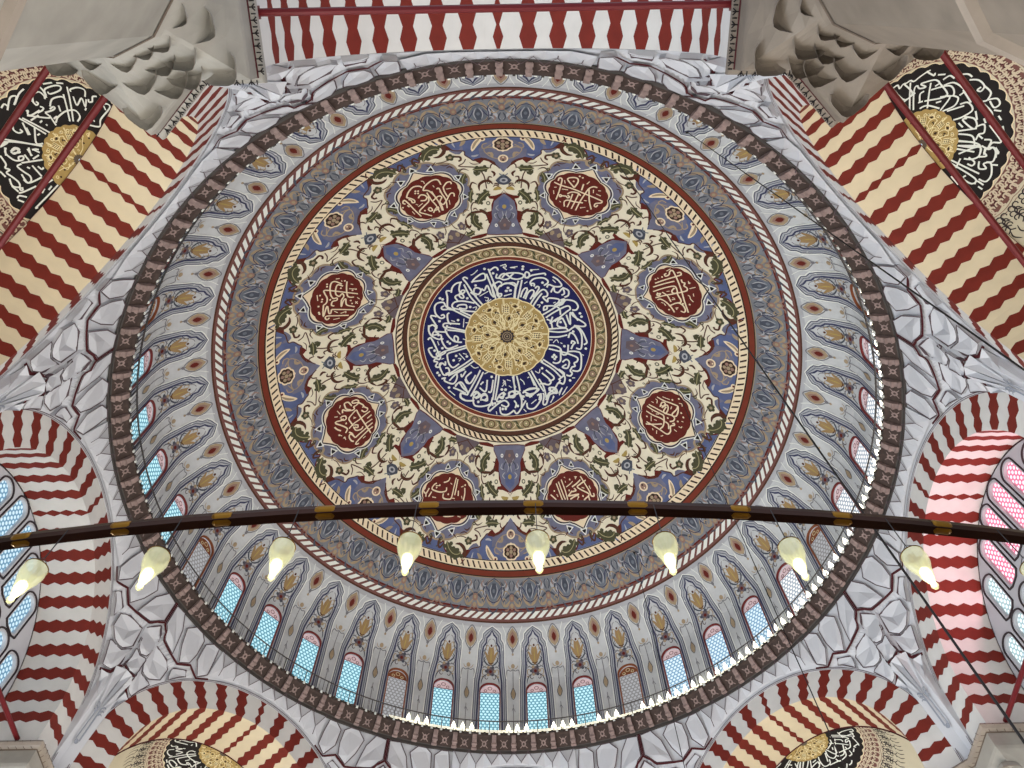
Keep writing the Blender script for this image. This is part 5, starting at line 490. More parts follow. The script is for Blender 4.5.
def gold_unit(mb, a, surf, off, sc=1.0):
    T = lambda l: [tuple(c*sc for c in R2(a, x, y)) for x, y in l]
    def dia(x, y, w, h, k, ang=0): mb.fill(T([(x+w*cos(ang), y+w*sin(ang)), (x-h*sin(ang), y+h*cos(ang)), (x-w*cos(ang), y-w*sin(ang)), (x+h*sin(ang), y-h*cos(ang))]), surf, off+.006, k, 1)
    dia(1.15, 0, .15, .11, 'dark_brown', .3); mb.stroke(T([(1.42, 0), (1.15, .24), (.9, 0), (1.15, -.24)]), .05*sc, surf, off, 'gold_line', closed=True)
    dia(1.6, .45, .12, .06, 'dark_brown', .9); dia(1.5, .52, .12, .05, 'dark_brown', -.6)
    dia(1.95, .27, .16, .09, 'dark_brown', 1.5); mb.stroke(T([(2.12, .22), (1.95, .5), (1.8, .3), (1.95, .05)]), .05*sc, surf, off, 'gold_line', closed=True)
    for i in range(4):
        mb.stroke(T([(1.55+.14*i, -.45-.03*i), (1.50+.1*i, -.05)]) if i < 3 else T([(1.55, -.45), (2.0, -.5)]), .042*sc, surf, off, 'gold_line', smooth=False)
    for i in range(4): mb.stroke(T([(1.45, -.42+.13*i), (2.0, -.5+.13*i)]), .042*sc, surf, off, 'gold_line', smooth=False)
    for i in range(3):
        for j in range(3): mb.disc(T([(1.58+.13*i, -.38+.12*j)])[0], .042*sc, surf, off+.004, 'dark_brown', 5)
    mb.stroke(T([(.42, .12), (.85, .45), (1.3, .55), (1.75, .75)]), .05*sc, surf, off, 'gold_line'); mb.stroke(T([(.42, -.12), (.85, -.45), (1.3, -.55), (1.6, -.7)]), .05*sc, surf, off, 'gold_line')
    mb.stroke(T([(.75, -.2), (1.0, -.62), (1.4, -.3)]), .05*sc, surf, off, 'gold_line'); mb.stroke(T([(1.3, .1), (1.7, .2), (1.85, .55), (1.65, .75)]), .05*sc, surf, off, 'gold_line')
    for x, y in ((.72, .1), (.8, -.3), (1.35, .35), (1.35, -.2), (.55, -.22)):
        c = T([(x, y)])[0]; mb.ringm(c, .05*sc, .08*sc, surf, off+.002, 'gold_line', 8)
    for aa in (0, pi/8):
        c = R2(a+aa, 2.13, .0); c = (c[0]*sc, c[1]*sc); mb.ringm(c, .055*sc, .09*sc, surf, off+.002, 'gold_line', 8); mb.disc(c, .042*sc, surf, off+.004, 'dark_brown', 6)
        for dd in (-.17, -.11): mb.stroke([tuple(q*sc for q in R2(a+aa+pi/8*.5, r, dd+.14)) for r in (1.95, 2.38)], .042*sc, surf, off, 'gold_line', smooth=False)
def gold_net(mb, surf, off, a0=0, a1=2*pi):
    """interlaced cream arcs over the gold"""
    n = 16
    for i in range(n):
        a = 2*pi*i/n
        for sg in (1, -1):
            pts = [(r*cos(a+sg*d), r*sin(a+sg*d)) for r, d in ((.5, 0), (.9, .28), (1.35, .2), (1.75, .48), (2.1, .40))]
            if all(a0-1e-3 <= atan2(y, x) % (2*pi) <= a1+1e-3 or a1-a0 > 6.2 or x > .02 for x, y in pts): mb.stroke(pts, .045, surf, off, 'gold_line')
for i in range(8): gold_unit(mb, 2*pi*i/8+.12, Sxy, .044)
gold_net(mb, Sxy, .042)
mb.build('interlace', g)
mb = MB(); n = 48
mb.grid([[Spol(360*i/n, r*(1+(.1*cos(12*2*pi*i/n) if r > .3 else 0)), .045) for i in range(n)] for r in (.01, .2, .40)], 'frame_dark', closed=True)
for r in (.16, .27): mb.ringm((0, 0), r-.02, r+.02, Sxy, .055, 'tan', 24)
mb.disc((0, 0), .06, Sxy, .055, 'tan'); mb.build('crown_boss', t)

# ================================================================ eight red medallions
R_MED = 9.656; SM = dome_at(R_MED)
def lobed(ru, rv, n=96, lobes=8, amp=.06, tip=0, ph=0, tw=.24):
    o = []
    for i in range(n):
        a = 2*pi*i/n; s_ = 1+amp*(abs(sin(lobes*a/2+ph))-.6)
        x, y = ru*s_*cos(a), rv*s_*sin(a)
        for c in (pi/2, 3*pi/2):
            d = abs((a-c+pi) % (2*pi)-pi)
            if d < tw: y += tip*(1-d/tw)**1.5*(1 if c < pi else -1)
        o.append((x, y))
    return o
def medallion(i):
    t = thing('calligraphy_medallion', '', 'medallion', (R_MED, 0, dome_z(R_MED)), group='red writing medallions on the dome')
    b_ = MB()
    outer = lobed(2.16, 1.88, 144, 12, .09, .22); b_.fill(outer, SM, .016, 'tan', .4); b_.fill([(x*.955, y*.955) for x, y in outer], SM, .024, 'lavender', .4)
    for j in range(7):
        a = 2*pi*j/7+.3; b_.stroke([(1.72*cos(a+d), 1.48*sin(a+d)) for d in (-.16, 0, .18)], .10, SM, .026, 'blue' if j % 3 else 'rose_tan', taper=-1)
    b_.build('blue_surround', t)
    r = MB(); red = lobed(1.50, 1.20, 128, 16, .035, 0); r.fill(red, SM, .044, 'red', .4); r.build('red_field', t)
    w = MB(); fr = lobed(1.58, 1.27, 160, 8, .10, .24, pi/2); w.fill(fr, SM, .034, 'script_cream', .4)
    w.stroke([(x*1.035, y*1.035) for x, y in fr], .055, SM, .038, 'dark_brown', closed=True, smooth=False); w.stroke([(x*1.075, y*1.075) for x, y in fr], .05, SM, .040, 'white_paint', closed=True, smooth=False)
    w.build('lobed_outline', t)
    for j in range(10):
        s_ = MB()
        if j < 8:
            a = pi/8+2*pi*j/8; d = (1.82*cos(a), 1.54*sin(a)); L = hypot(*d); e = (d[0]/L, d[1]/L)
        else: d = (0, (1.72 if j == 8 else -1.72)); e = (0, 1 if j == 8 else -1)
        f = (-e[1], e[0]); P = lambda x, y: (d[0]+e[0]*x+f[0]*y, d[1]+e[1]*x+f[1]*y)
        s_.fill([P(-.12, -.20), P(-.02, -.14), P(.22, 0), P(-.02, .14), P(-.12, .20)], SM, .046, 'white_paint', 1); s_.fill([P(-.07, -.10), P(.01, -.08), P(.11, 0), P(.01, .08), P(-.07, .10)], SM, .054, 'black', 1)
        s_.build('spade_ornament', t)
    c = MB(); st, th_, dt = MEDALLION_WRITING[i]
    for q in st: c.stroke(q, .07, SM, .060, 'script_cream')
    for q in th_: c.stroke(q, .042, SM, .058, 'script_cream')
    for x, y in dt: c.disc((x, y), .05, SM, .060, 'script_cream', 6)
    c.build('inscription', t)
    return t
for i, az in enumerate((337.5, 22.5, 67.5, 112.5, 157.5, 202.5, 247.5, 292.5)):
    o = medallion(i); turn(o, az); o['label'] = 'dark red medallion with cream writing, at %s around the central roundel' % CLOCKV[az]

# ================================================================ eight-fold painting of the field, one unit on each cardinal/diagonal axis
RF = 9.6; SF = dome_at(RF); DF = rad(1)*RF
def fp(l): return [(a*DF, r-RF) for a, r in l]
FD = {k: fp(v) for k, v in FIELD.items()}
def both(f):
    for sg in (1, -1): f(lambda l, sg=sg: [(x*sg, y) for x, y in l], sg)
FD['h1'] = fp([(10.3, 10.35), (11.6, 10.05), (12.2, 9.7)]); FD['h2'] = fp([(9.9, 9.35), (11.0, 9.0), (11.3, 8.6)])
def lavender_panel():
    t = thing('lavender_panel', '', 'painted panel', (11.6, 0, dome_z(11.6)), group='lavender panels inside the braid border')
    b_ = MB(); half = FD['lav']; top = [(x, 12.06-RF) for x in (half[-1][0]*.93, half[-1][0]*.6, half[-1][0]*.3)]
    poly = [(0, half[0][1])]+half[1:]+[(15.2*DF, 12.2-RF), (15.6*DF, 12.06-RF)]+top
    poly = poly+[(0, 12.06-RF)]+[(-x, y) for x, y in reversed(poly[1:])]
    b_.fill(poly, SF, .014, 'blue', .5)
    for sg in (1, -1):
        b_.fill([(sg*x, y) for x, y in [(0, half[0][1]+.05), (.45, 1.2), (.95, 1.5), (.95, 1.95), (.5, 2.3), (0, 2.4)]], SF, .017, 'lavender', .5)
        b_.stroke([(sg*1.55, 2.2), (sg*1.75, 1.9), (sg*2.1, 2.2)], .2, SF, .018, 'lavender', taper=-1)
    for sg in (1, -1):
        b_.fill([(sg*x, y) for x, y in fp([(18.3, 12.05), (19.2, 11.9), (20.0, 11.62), (21.0, 11.75), (21.6, 11.5), (22.5, 11.6), (22.5, 12.05)])], SF, .015, 'blue', .5)
        b_.stroke([(sg*x, y) for x, y in fp([(18.3, 12.03), (19.2, 11.88), (20.0, 11.60), (21.0, 11.73), (21.6, 11.48), (22.5, 11.58)])], .06, SF, .02, 'red')
    b_.build('blue_ground', t)
    f = MB()
    for sg in (1, -1):
        m_ = lambda l: [(x*sg, y) for x, y in l]
        f.stroke(m_(FD['feather']), .24, SF, .022, 'script_cream', taper=-1); f.stroke(m_(FD['featherc']), .10, SF, .028, 'tan', taper=-1)
        f.stroke(m_(FD['leaf0']), .10, SF, .022, 'band_pale', taper=-1); f.stroke(m_(FD['tanA']), .16, SF, .022, 'tan', taper=-1); f.stroke(m_(FD['blueA']), .07, SF, .022, 'band_pale', taper=-1)
        f.stroke(m_(FD['tanB']), .14, SF, .022, 'tan', taper=-1); f.stroke(m_(FD['tanC']), .05, SF, .022, 'tan')
        f.stroke(m_([(.1, 1.3), (.5, 1.45), (.75, 1.85), (.45, 2.1)]), .04, SF, .024, 'tan'); f.ringm((sg*.75, 2.42), .05, .11, SF, .024, 'script_cream'); f.disc((sg*.75, 2.42), .05, SF, .026, 'red', 8)
    f.build('feather_leaves', t)
    r = MB(); MY = 2.10; r.fill([(x*.40, MY+y*.36) for x, y in lobed(1, 1, 64, 8, .12, .22)], SF, .026, 'script_cream', .5); r.fill([(x*.33, MY+y*.30) for x, y in lobed(1, 1, 48, 8, .1, .0)], SF, .032, 'dark_brown', .5)
    for j in range(6): r.disc((.19*cos(pi*j/3+.5), MY+.17*sin(pi*j/3+.5)), .08, SF, .038, 'rose_tan' if j % 2 else 'tan', 8)
    r.disc((0, MY), .09, SF, .042, 'tan', 8)
    r.ringm((0, 1.33), .15, .22, SF, .028, 'script_cream'); r.disc((0, 1.33), .15, SF, .026, 'rose_tan'); r.disc((0, 1.25), .05, SF, .034, 'dark_brown', 6); r.disc((0, 1.41), .04, SF, .034, 'script_cream', 6)
    r.build('rosette', t)
    g_ = MB()
    for sg in (1, -1):
        for k in ('fr1', 'fr2'): g_.fill([(x*sg, y) for x, y in FD[k]], SF, .018, 'red', .5)
    g_.build('red_fringe', t)
    return t
def star_panel():
    t = thing('star_panel', '', 'painted panel', (7.6, 0, dome_z(7.6)), group='lavender palmettes beside the central roundel')
    h = FD['star']; poly = [(0, h[0][1])]+h[1:-1]+[(0, h[-1][1])]; poly += [(-x, y) for x, y in reversed(poly[1:-1])]
    b_ = MB(); b_.fill(poly, SF, .018, 'lavender', .5); b_.stroke(poly, .05, SF, .024, 'red', closed=True, smooth=False)
    b_.fill([(0, 8.8-RF), (.3, 8.55-RF), (.35, 8.1-RF), (0, 7.9-RF), (-.35, 8.1-RF), (-.3, 8.55-RF)], SF, .022, 'blue', .5)
    b_.fill([(0, 7.7-RF), (.5, 7.2-RF), (.3, 6.75-RF), (-.3, 6.75-RF), (-.5, 7.2-RF)], SF, .022, 'purple_grey', .5); b_.build('lavender_ground', t)
    d = MB()
    for sg in (1, -1):
        for k in ('stb1', 'stb2', 'stb3'): d.stroke([(x*sg, y) for x, y in FD[k]], .06, SF, .026, 'band_pale', taper=-1)
        x, y = FD['dot2'][0]; d.ringm((x*sg, y), .04, .11, SF, .028, 'white_paint'); d.stroke([(sg*.1, 7.3-RF), (sg*.4, 7.5-RF), (sg*.5, 7.9-RF)], .08, SF, .026, 'slate', taper=-1)
    d.disc((0, 8.17-RF), .13, SF, .028, 'ochre'); d.disc((0, 7.05-RF), .1, SF, .028, 'rose_tan'); d.disc((0, 7.55-RF), .12, SF, .028, 'slate', 4); d.build('flower', t)
    f = MB()
    for sg in (1, -1):
        f.fill([(x*sg, y) for x, y in FD['sfr'][:7]+[(4.9*DF, 7.9-RF), (3.7*DF, 8.4-RF), (1.2*DF, 8.8-RF)]], SF, .015, 'red', .5); f.fill([(x*sg, y) for x, y in [(4.6*DF, 7.95-RF), (7.5*DF, 7.9-RF), (7.0*DF, 7.6-RF), (6.6*DF, 7.2-RF), (5.0*DF, 7.3-RF)]], SF, .015, 'red', .5)
        f.fill([(x*sg, y) for x, y in FD['bfr']], SF, .02, 'red', .5)
    f.build('red_fringe', t)
    return t
def scroll_spray():
    t = thing('scroll_spray', '', 'painted scrollwork', (9.6, 0, dome_z(9.6)), group='green and brown leaf scrolls on the cream field')
    for sg in (1, -1):
        m_ = lambda l: [(x*sg, y) for x, y in l]
        for key, w, tp in (('g1', .38, 1), ('g2', .30, 1), ('g3', .38, 1), ('g4', .44, 1), ('g5', .28, 1), ('h1', .26, 1), ('h2', .24, 1)):
            b_ = MB(); pts = m_(FD[key]); b_.stroke(pts, w, SF, .030, 'olive', taper=-1)
            b_.stroke([(x, y) for x, y in pts], .035, SF, .036, 'olive_vein')
            for i in range(len(pts)-1):     # serrated lobes
                (x0, y0), (x1, y1) = pts[i], pts[i+1]; d = hypot(x1-x0, y1-y0) or 1; nx, ny = -(y1-y0)/d, (x1-x0)/d
                for s2 in (-1, 1):
                    c = ((x0+x1)/2+nx*w*.42*s2, (y0+y1)/2+ny*w*.42*s2); b_.disc(c, w*.26, SF, .0305, 'olive', 6)
            if key == 'g2': b_.stroke(m_(FD['g2b']), .2, SF, .031, 'olive', taper=-1)
            b_.build('leaf', t)
        s_ = MB()
        for key, w in (('s1', .05), ('s2', .04), ('s3', .06), ('s4', .05), ('c1', .09)): s_.stroke(m_(FD[key]), w, SF, .026, 'brown', taper=0)
        for key, w in (('r1', .16), ('c2', .12), ('r2', .15), ('br5', .16)): s_.stroke(m_(FD[key]), w, SF, .028, 'brown', taper=-1)
        s_.stroke(m_(FD['br4'][:3]), .2, SF, .028, 'brown', taper=-1); s_.stroke(m_(FD['br4'][4:]), .16, SF, .028, 'brown', taper=-1); s_.stroke(m_(FD['yl']), .2, SF, .026, 'ochre', taper=-1)
        s_.ringm((FD['rg'][0][0]*sg, FD['rg'][0][1]), .07, .12, SF, .028, 'olive')
        for x, y in ((1.9, .35), (1.35, -.6), (1.75, -1.4), (.35, -.1), (1.15, -2.2), (2.3, 1.25)):
            s_.stroke(m_([(x-.12, y-.1), (x, y+.05), (x+.16, y)]), .07, SF, .026, 'brown', taper=-1)
        for pth, w_ in (([(9.2, 10.45), (10.6, 10.6), (11.8, 10.5), (12.2, 10.3)], .06), ([(7.9, 9.6), (9.2, 9.75), (10.2, 9.5), (10.0, 9.2)], .09), ([(9.2, 8.5), (10.6, 8.6), (11.8, 8.35), (12.0, 8.05)], .07), ([(3.2, 9.9), (4.2, 9.95), (4.6, 9.7)], .08),
                        ([(1.2, 9.3), (2.4, 9.45), (3.4, 9.35)], .06), ([(12.8, 8.2), (14.2, 8.3), (15.4, 8.1)], .06), ([(14.6, 7.0), (16.0, 7.3), (17.0, 7.1)], .08), ([(19.3, 7.3), (20.6, 7.5), (21.2, 7.9)], .06), ([(18.2, 6.8), (19.6, 7.0), (20.4, 6.8)], .07),
                        ([(16.4, 11.35), (17.8, 11.2), (19.0, 11.35)], .06), ([(19.6, 11.6), (20.6, 11.9), (21.4, 11.7), (21.0, 11.45)], .09), ([(13.4, 11.05), (14.6, 11.0), (15.8, 11.12)], .05), ([(2.0, 10.75), (3.2, 10.6), (3.4, 10.4)], .06), ([(5.6, 10.75), (7.6, 10.75), (8.6, 10.9)], .04)):
            s_.stroke(m_(fp(pth)), w_, SF, .027, 'brown', taper=-1)
        for a_, r_, q_ in ((11.9, 10.55, .09), (10.1, 9.4, .08), (12.1, 8.05, .08), (4.5, 9.62, .08), (6.9, 8.1, .07), (21.3, 7.95, .08), (15.3, 8.05, .07), (20.9, 11.5, .08), (13.1, 9.15, .07), (8.6, 9.05, .06)):
            c_ = fp([(a_, r_)])[0]; s_.ringm((c_[0]*sg, c_[1]), q_*.45, q_, SF, .028, 'olive', 8)
        s_.stroke([(x*sg, y) for x, y in FD['lav'][1:]], .05, SF, .024, 'brown')
        s_.stroke(m_([(3.3, 2.0), (3.45, 1.75), (3.62, 1.72)]), .12, SF, .026, 'tan', taper=-1); s_.stroke(m_([(3.62, 2.3), (3.5, 2.05), (3.6, 1.9)]), .05, SF, .027, 'olive')
        s_.build('stem', t)
        f = MB()
        for key, r, col in (('fl1', .17, 'olive'), ('fl2', .24, 'purple_grey')):
            x, y = FD[key][0]; x *= sg
            for j in range(5): f.disc((x+r*.65*cos(j*1.257), y+r*.65*sin(j*1.257)), r*.5, SF, .028, col, 8)
            f.disc((x, y), r*.42, SF, .034, 'tan', 8); f.build('flower', t); f = MB()
        x, y = 20.9*DF*sg, 7.05-RF; f.disc((x, y), .16, SF, .03, 'tan', 6); f.fill([(x-.35*sg, y-.12), (x, y+.3), (x+.35*sg, y-.12), (x, y-.3)], SF, .024, 'purple_grey', .6)
        f.fill([(q*sg, w_) for q, w_ in FD['purp'][:3]+[(22.5*DF, 6.45-RF), (22.5*DF, 7.45-RF), (20.9*DF, 7.3-RF), (19.0*DF, 7.0-RF)]+FD['purp'][9:]], SF, .012, 'purple_grey', .5)
        f.build('purple_ground', t)  # purple-grey ground colour of the painted field
    b_ = MB(); h = FD['bud']; poly = [(0, h[0][1])]+h[1:4]+[(0, h[4][1])]; poly += [(-x, y) for x, y in reversed(poly[1:-1])]; b_.fill(poly, SF, .022, 'slate', .6); b_.ringm((0, 9.72-RF), .1, .2, SF, .028, 'band_pale', 14, .7); b_.stroke([(-.2, 10.1-RF), (0, 9.95-RF), (.2, 10.1-RF)], .05, SF, .028, 'blue_grey'); b_.build('bud', t)
    return t
protos = (lavender_panel(), star_panel(), scroll_spray())
txt = ('lavender-blue panel with dark rosette under the braid border at %s', 'small lavender palmette with red fringe touching the central roundel at %s', 'pair of olive leaf scrolls on cream between palmette and lavender panel at %s')
for k in range(8):
    for P, tx in zip(protos, txt): around(P, k, 45*k, tx % CLOCK(45*k))

# ================================================================ gallery: cornice, railing, uplights
RI, RO = 15.45, 16.0
t = thing('gallery_cornice', 'dark carved bracket cornice ringing the foot of the drum', 'cornice', (RO, 0, 0))
n = 200
def circ(r, z, n=200): return [(r*cos(2*pi*i/n), r*sin(2*pi*i/n), z) for i in range(n)]
mb = MB(); mb.grid([circ(RO+.02, -.1), circ(RO-.06, -.1), circ(RO-.06, .04), circ(RO-.10, .06)], 'cornice_rim', closed=True)
mb.grid([circ(RO-.1, .06), circ(RI+.1, .52), circ(RI, .56), circ(RI, .72), circ(16.12, .72)], 'cornice_dark', closed=True); mb.build('soffit', t)
mb = MB()
for i in range(100):       # sunk panels between the brackets
    a0 = 2*pi*(i+.5)/100
    def SS(u, v, off, a0=a0):
        r = RO-.12-(RO-RI-.25)*v; z = .08+.40*v; a = a0+u/16; r -= off*.6; z -= off*.8; return (r*cos(a), r*sin(a), z)
    for (u0, v0) in ((-.18, .12), (.18, .12), (-.18, .88), (.18, .88)): mb.stroke([(u0, v0), (u0*.4, (v0-.5)*.4+.5)], .05, SS, .02, 'cornice_light', smooth=False)
    mb.ringm((0, .5), .05, .12, SS, .02, 'cornice_light', 8, 2.4)
mb.build('coffer_carving', t)
mb = MB()
for i in range(400):
    a = 2*pi*i/400; e = (Vector((cos(a), sin(a), 0)), Vector((-sin(a), cos(a), 0)), Vector((0, 0, 1))); mb.box(e[0]*(RI-.02)+Vector((0, 0, .66)), (.03, .05, .06), 'white_paint' if i % 2 else 'cornice_rim', e)
mb.build('dentils', t)
mb = MB(); sec = [(.0, .0), (.03, -.02), (.3, .16), (.42, .30), (.50, .50), (.50, .56), (.1, .56), (.0, .3)]
for sgn in (1,):
    L = [(RO-.10-x, -.105, z+.0) for x, z in sec]; R = [(RO-.10-x, .105, z) for x, z in sec]
    mb.grid([L, R], 'cornice_light', closed=True); mb.add(L, (tuple(range(len(sec))),), 'cornice_light'); mb.add(R, (tuple(reversed(range(len(sec)))),), 'cornice_light')
    mb.box((RO-.40, 0, .16), (.05, .13, .05), 'cornice_light'); mb.box((RO-.2, 0, .02), (.06, .13, .035), 'cornice_light')
c0 = mb.build('bracket', t); b_ = Vector(t['base'][:])
for k in range(100):
    c = c0 if k == 0 else c0.copy()
    if k: COL.objects.link(c); c.parent = t
    c.rotation_euler = (0, 0, 2*pi*k/100); c.location = -b_
t = thing('gallery_railing', 'thin dark metal railing along the gallery edge', 'railing', (15.5, 0, .72))
mb = MB(); mb.grid([[(r*cos(2*pi*i/n), r*sin(2*pi*i/n), z) for i in range(n)] for r, z in ((15.52, 1.46), (15.48, 1.5), (15.44, 1.46), (15.48, 1.42))]+[[(15.52*cos(2*pi*i/n), 15.52*sin(2*pi*i/n), 1.46) for i in range(n)]], 'rail_metal', closed=True); mb.build('handrail', t)
mb = MB(); mb.box((15.48, 0, 1.08), (.018, .018, .36), 'rail_metal'); c0 = mb.build('post', t); b_ = Vector(t['base'][:])
for k in range(80):
    c = c0 if k == 0 else c0.copy()
    if k: COL.objects.link(c); c.parent = t
    c.rotation_euler = (0, 0, 2*pi*k/80); c.location = -b_
mb = MB()
for i in range(480):
    a = 2*pi*i/480; x, y = 15.48*cos(a), 15.48*sin(a); mb.box((x, y, 1.07), (.006, .006, .36), 'rail_metal')
mb.build('balusters', t, kind='stuff')
# row of uplights that glow on the wall along the right and lower side
def uplight():
    t = thing('uplight', '', 'lamp', (15.62, 0, .72), group='lit uplights on the gallery')
    h = MB(); h.tube([(15.62, 0, .72), (15.62, 0, 1.10)], .03, 'white_paint', 8); h.build('lamp_body', t)
    c = MB(); c.tube([(15.62, 0, 1.10), (15.62, 0, 1.42)], .1, 'uplight', 8, radii=[.12, .015]); c.build('bulb', t)
    return t
UP = uplight(); k = 0; a = -62.0
while a < 113:
    if abs(((a-4.5) % 9)-4.5) < 2.7 or a < 60:
        around(UP, k, a, 'small white uplight standing on the gallery, one of the lit row below the drum windows'); k += 1
    a += 1.7
mb = MB(); A0, A1 = -62, 113; q = 90  # cream band given emission in place of the light falling on it
mb.grid([[(r*cos(rad(A0+(A1-A0)*i/q)), r*sin(rad(A0+(A1-A0)*i/q)), z) for i in range(q+1)] for r, z in ((16.02, .74), (16.0, 1.36), (16.06, 1.38))], 'band_glow')
o = mb.build('lit_band', None, label='cream band along the foot of the drum wall, lit glow added as emission', category='lit band')

# ================================================================ the eight striped arches
DF_, RA_O, RA_I, ZC, ZS = 16.35, 6.35, 5.05, -7.0, -8.35
def A3(s_, z, d): return (d, s_, z)         # arch frame: s along the wall, z up, d outward; azimuth 0
def arc_pt(r, al, d, off=0, RA_I=RA_I):
    if abs(al) <= 90: return A3((r-off)*sin(rad(al)), ZC+(r-off)*cos(rad(al)), d)
    ex = rad(abs(al)-90)*RA_I; return A3((r-off)*(1 if al > 0 else -1), ZC-ex, d)
def edge_angles(jag, per=10.3, nk=9):
    E = []
    for k in range(-nk, nk+1):
        w0, w1 = (.5, 1.7) if k == 0 else (1.75, 2.95)
        w = w0+(w1-w0)*jag; E += [k*per-w, k*per+w]
    return E
AEND = 90+math.degrees((ZC-ZS)/RA_I)
def stripes(mb, path, white, per=10.3):
    """path: list of functions al->point, one per tooth row"""
    rows = [(f, edge_angles(j, per)) for f, j in path]
    ne = len(rows[0][1])
    for e in range(-1, ne):
        k = 'stripe_red' if (e % 2 == 0) else white
        sub = 1 if k == 'stripe_red' else 2
        for r in range(len(rows)-1):
            (f0, E0), (f1, E1) = rows[r], rows[r+1]
            a0, b0 = (-AEND if e < 0 else E0[e]), (AEND if e >= ne-1 else E0[e+1]); a1, b1 = (-AEND if e < 0 else E1[e]), (AEND if e >= ne-1 else E1[e+1])
            cl = lambda x: max(-AEND, min(AEND, x)); a0, b0, a1, b1 = map(cl, (a0, b0, a1, b1))
            if b0-a0 < 1e-6 and b1-a1 < 1e-6: continue
            for q in range(sub):
                u0, u1 = q/sub, (q+1)/sub
                mb.quad(f0(a0+(b0-a0)*u0), f0(a0+(b0-a0)*u1), f1(a1+(b1-a1)*u1), f1(a1+(b1-a1)*u0), k)
def make_arch(depth, white, face='stripe_white', RA_I=RA_I, per=10.3):
    t = thing('striped_arch', '', 'arch', (DF_, 0, ZS), group='red and white striped arches under the dome')
    s_ = MB(); nT = 5 if depth > 2.3 else 4; path = []
    for i in range(2*nT+1):
        d = DF_+depth*i/(2*nT); path.append((lambda al, d=d: arc_pt(RA_I, al, d), (i % 2)*1.0))
    stripes(s_, path, white, per); s_.build('soffit', t)
    f = MB(); path = []
    for i in range(6):
        r = RA_I+(RA_O-RA_I)*i/5; path.append((lambda al, r=r: arc_pt(r, al, DF_), (i % 2)*1.0))
    stripes(f, path, face, per); f.build('archivolt', t)
    g_ = MB(); al = [-AEND+2*AEND*i/80 for i in range(81)]
    g_.grid([[arc_pt(RA_O, a, DF_-x, -y) for a in al] for x, y in ((0, -.03), (.05, -.03), (.07, .03), (.05, .09), (0, .1))], 'plaster_grey')
    g_.grid([[arc_pt(RA_O, a, DF_-.055, -y) for a in al] for y in (-.035, -.005)], 'maroon_line'); g_.grid([[arc_pt(RA_O, a, DF_-.075, -y) for a in al] for y in (.02, .045)], 'grey_line')
    g_.grid([[arc_pt(RA_I, a, DF_+depth, y) for a in al] for y in (0, .06)], 'maroon_line'); g_.build('edge_moulding', t)
    return t
diag = make_arch(2.5, 'stripe_cream'); axial = make_arch(2.12, 'stripe_white'); north = make_arch(3.4, 'stripe_white', RA_I=5.42, per=9.7)
LAB = {0: 'striped arch at three o\'clock, lit pink by its window wall', 45: 'striped arch at half past four over a cream semidome', 90: 'striped arch at six o\'clock under the row of blue drum windows', 135: 'striped arch at half past seven over a cream semidome', 180: 'striped arch at nine o\'clock framing blue-glass windows',
       225: 'broad striped arch at half past ten with cream stripes', 270: 'striped arch at twelve o\'clock crossed by a straight red tie rod', 315: 'broad striped arch at half past one with cream stripes'}
turn(north, 270); north['label'] = LAB[270]
for k, az in enumerate((180, 0, 90)): around(axial, k, az, LAB[az])
for k, az in enumerate((225, 315, 135, 45)): around(diag, k, az, LAB[az])

# ================================================================ pendentives with faceted plaster cells
def z_arch(ph):
    s_ = DF_*tan(rad(22.5-min(22.5, abs(ph))))
    return max(ZS, ZC+sqrt(RA_O**2-s_*s_)) if s_ < RA_O else ZS
def rbase(ph, z):
    pl_ = DF_/cos(rad(22.5-min(22.5, abs(ph)))); v = min(1, max(0, -z)/-z_arch(ph)); return 16.0+(pl_-16.0)*v**.9
def Spen(ph, z, off):
    r = rbase(ph, z)-off; a = rad(ph); return (r*cos(a), r*sin(a), z)
T1 = [(0, -1.32), (1.9, -1.78), (6.2, -1.93), (8.2, -1.57), (10.2, -1.80), (12.0, -1.50), (12.6, -1.34)]
T2 = [(0, -3.90), (1.35, -3.90), (1.75, -4.25), (3.1, -4.38)]
def lerp_line(L, p_):
    p_ = abs(p_)
    for (a, za), (b_, zb_) in zip(L, L[1:]):
        if p_ <= b_: return za+(zb_-za)*(p_-a)/(b_-a)
    return None
def Foff(ph, z):
    """how far each tier of the stalactite cells overhangs into the room"""
    z1 = lerp_line(T1, ph)
    if z1 is None: return .03+max(0, 1-(abs(ph)-12.6)/2.2)*.20*max(0, min(1, -z/1.34))
    if z >= z1: return .03+.20*max(0, z/z1)
    z2 = lerp_line(T2, ph)
    if z2 is None: z2 = z_arch(ph)
    if z2 >= z1-.15: return .03+.20*max(0, 1-(z1-z)/.25)
    if z >= z2:
        t_ = (z1-z)/(z1-z2); t1 = .20/(z1-z2)
        return .23*(1-t_/t1) if t_ < t1 else .19*(t_-t1)/max(.05, 1-t1)
    return max(.02, .19*(1-(z2-z)/.4))
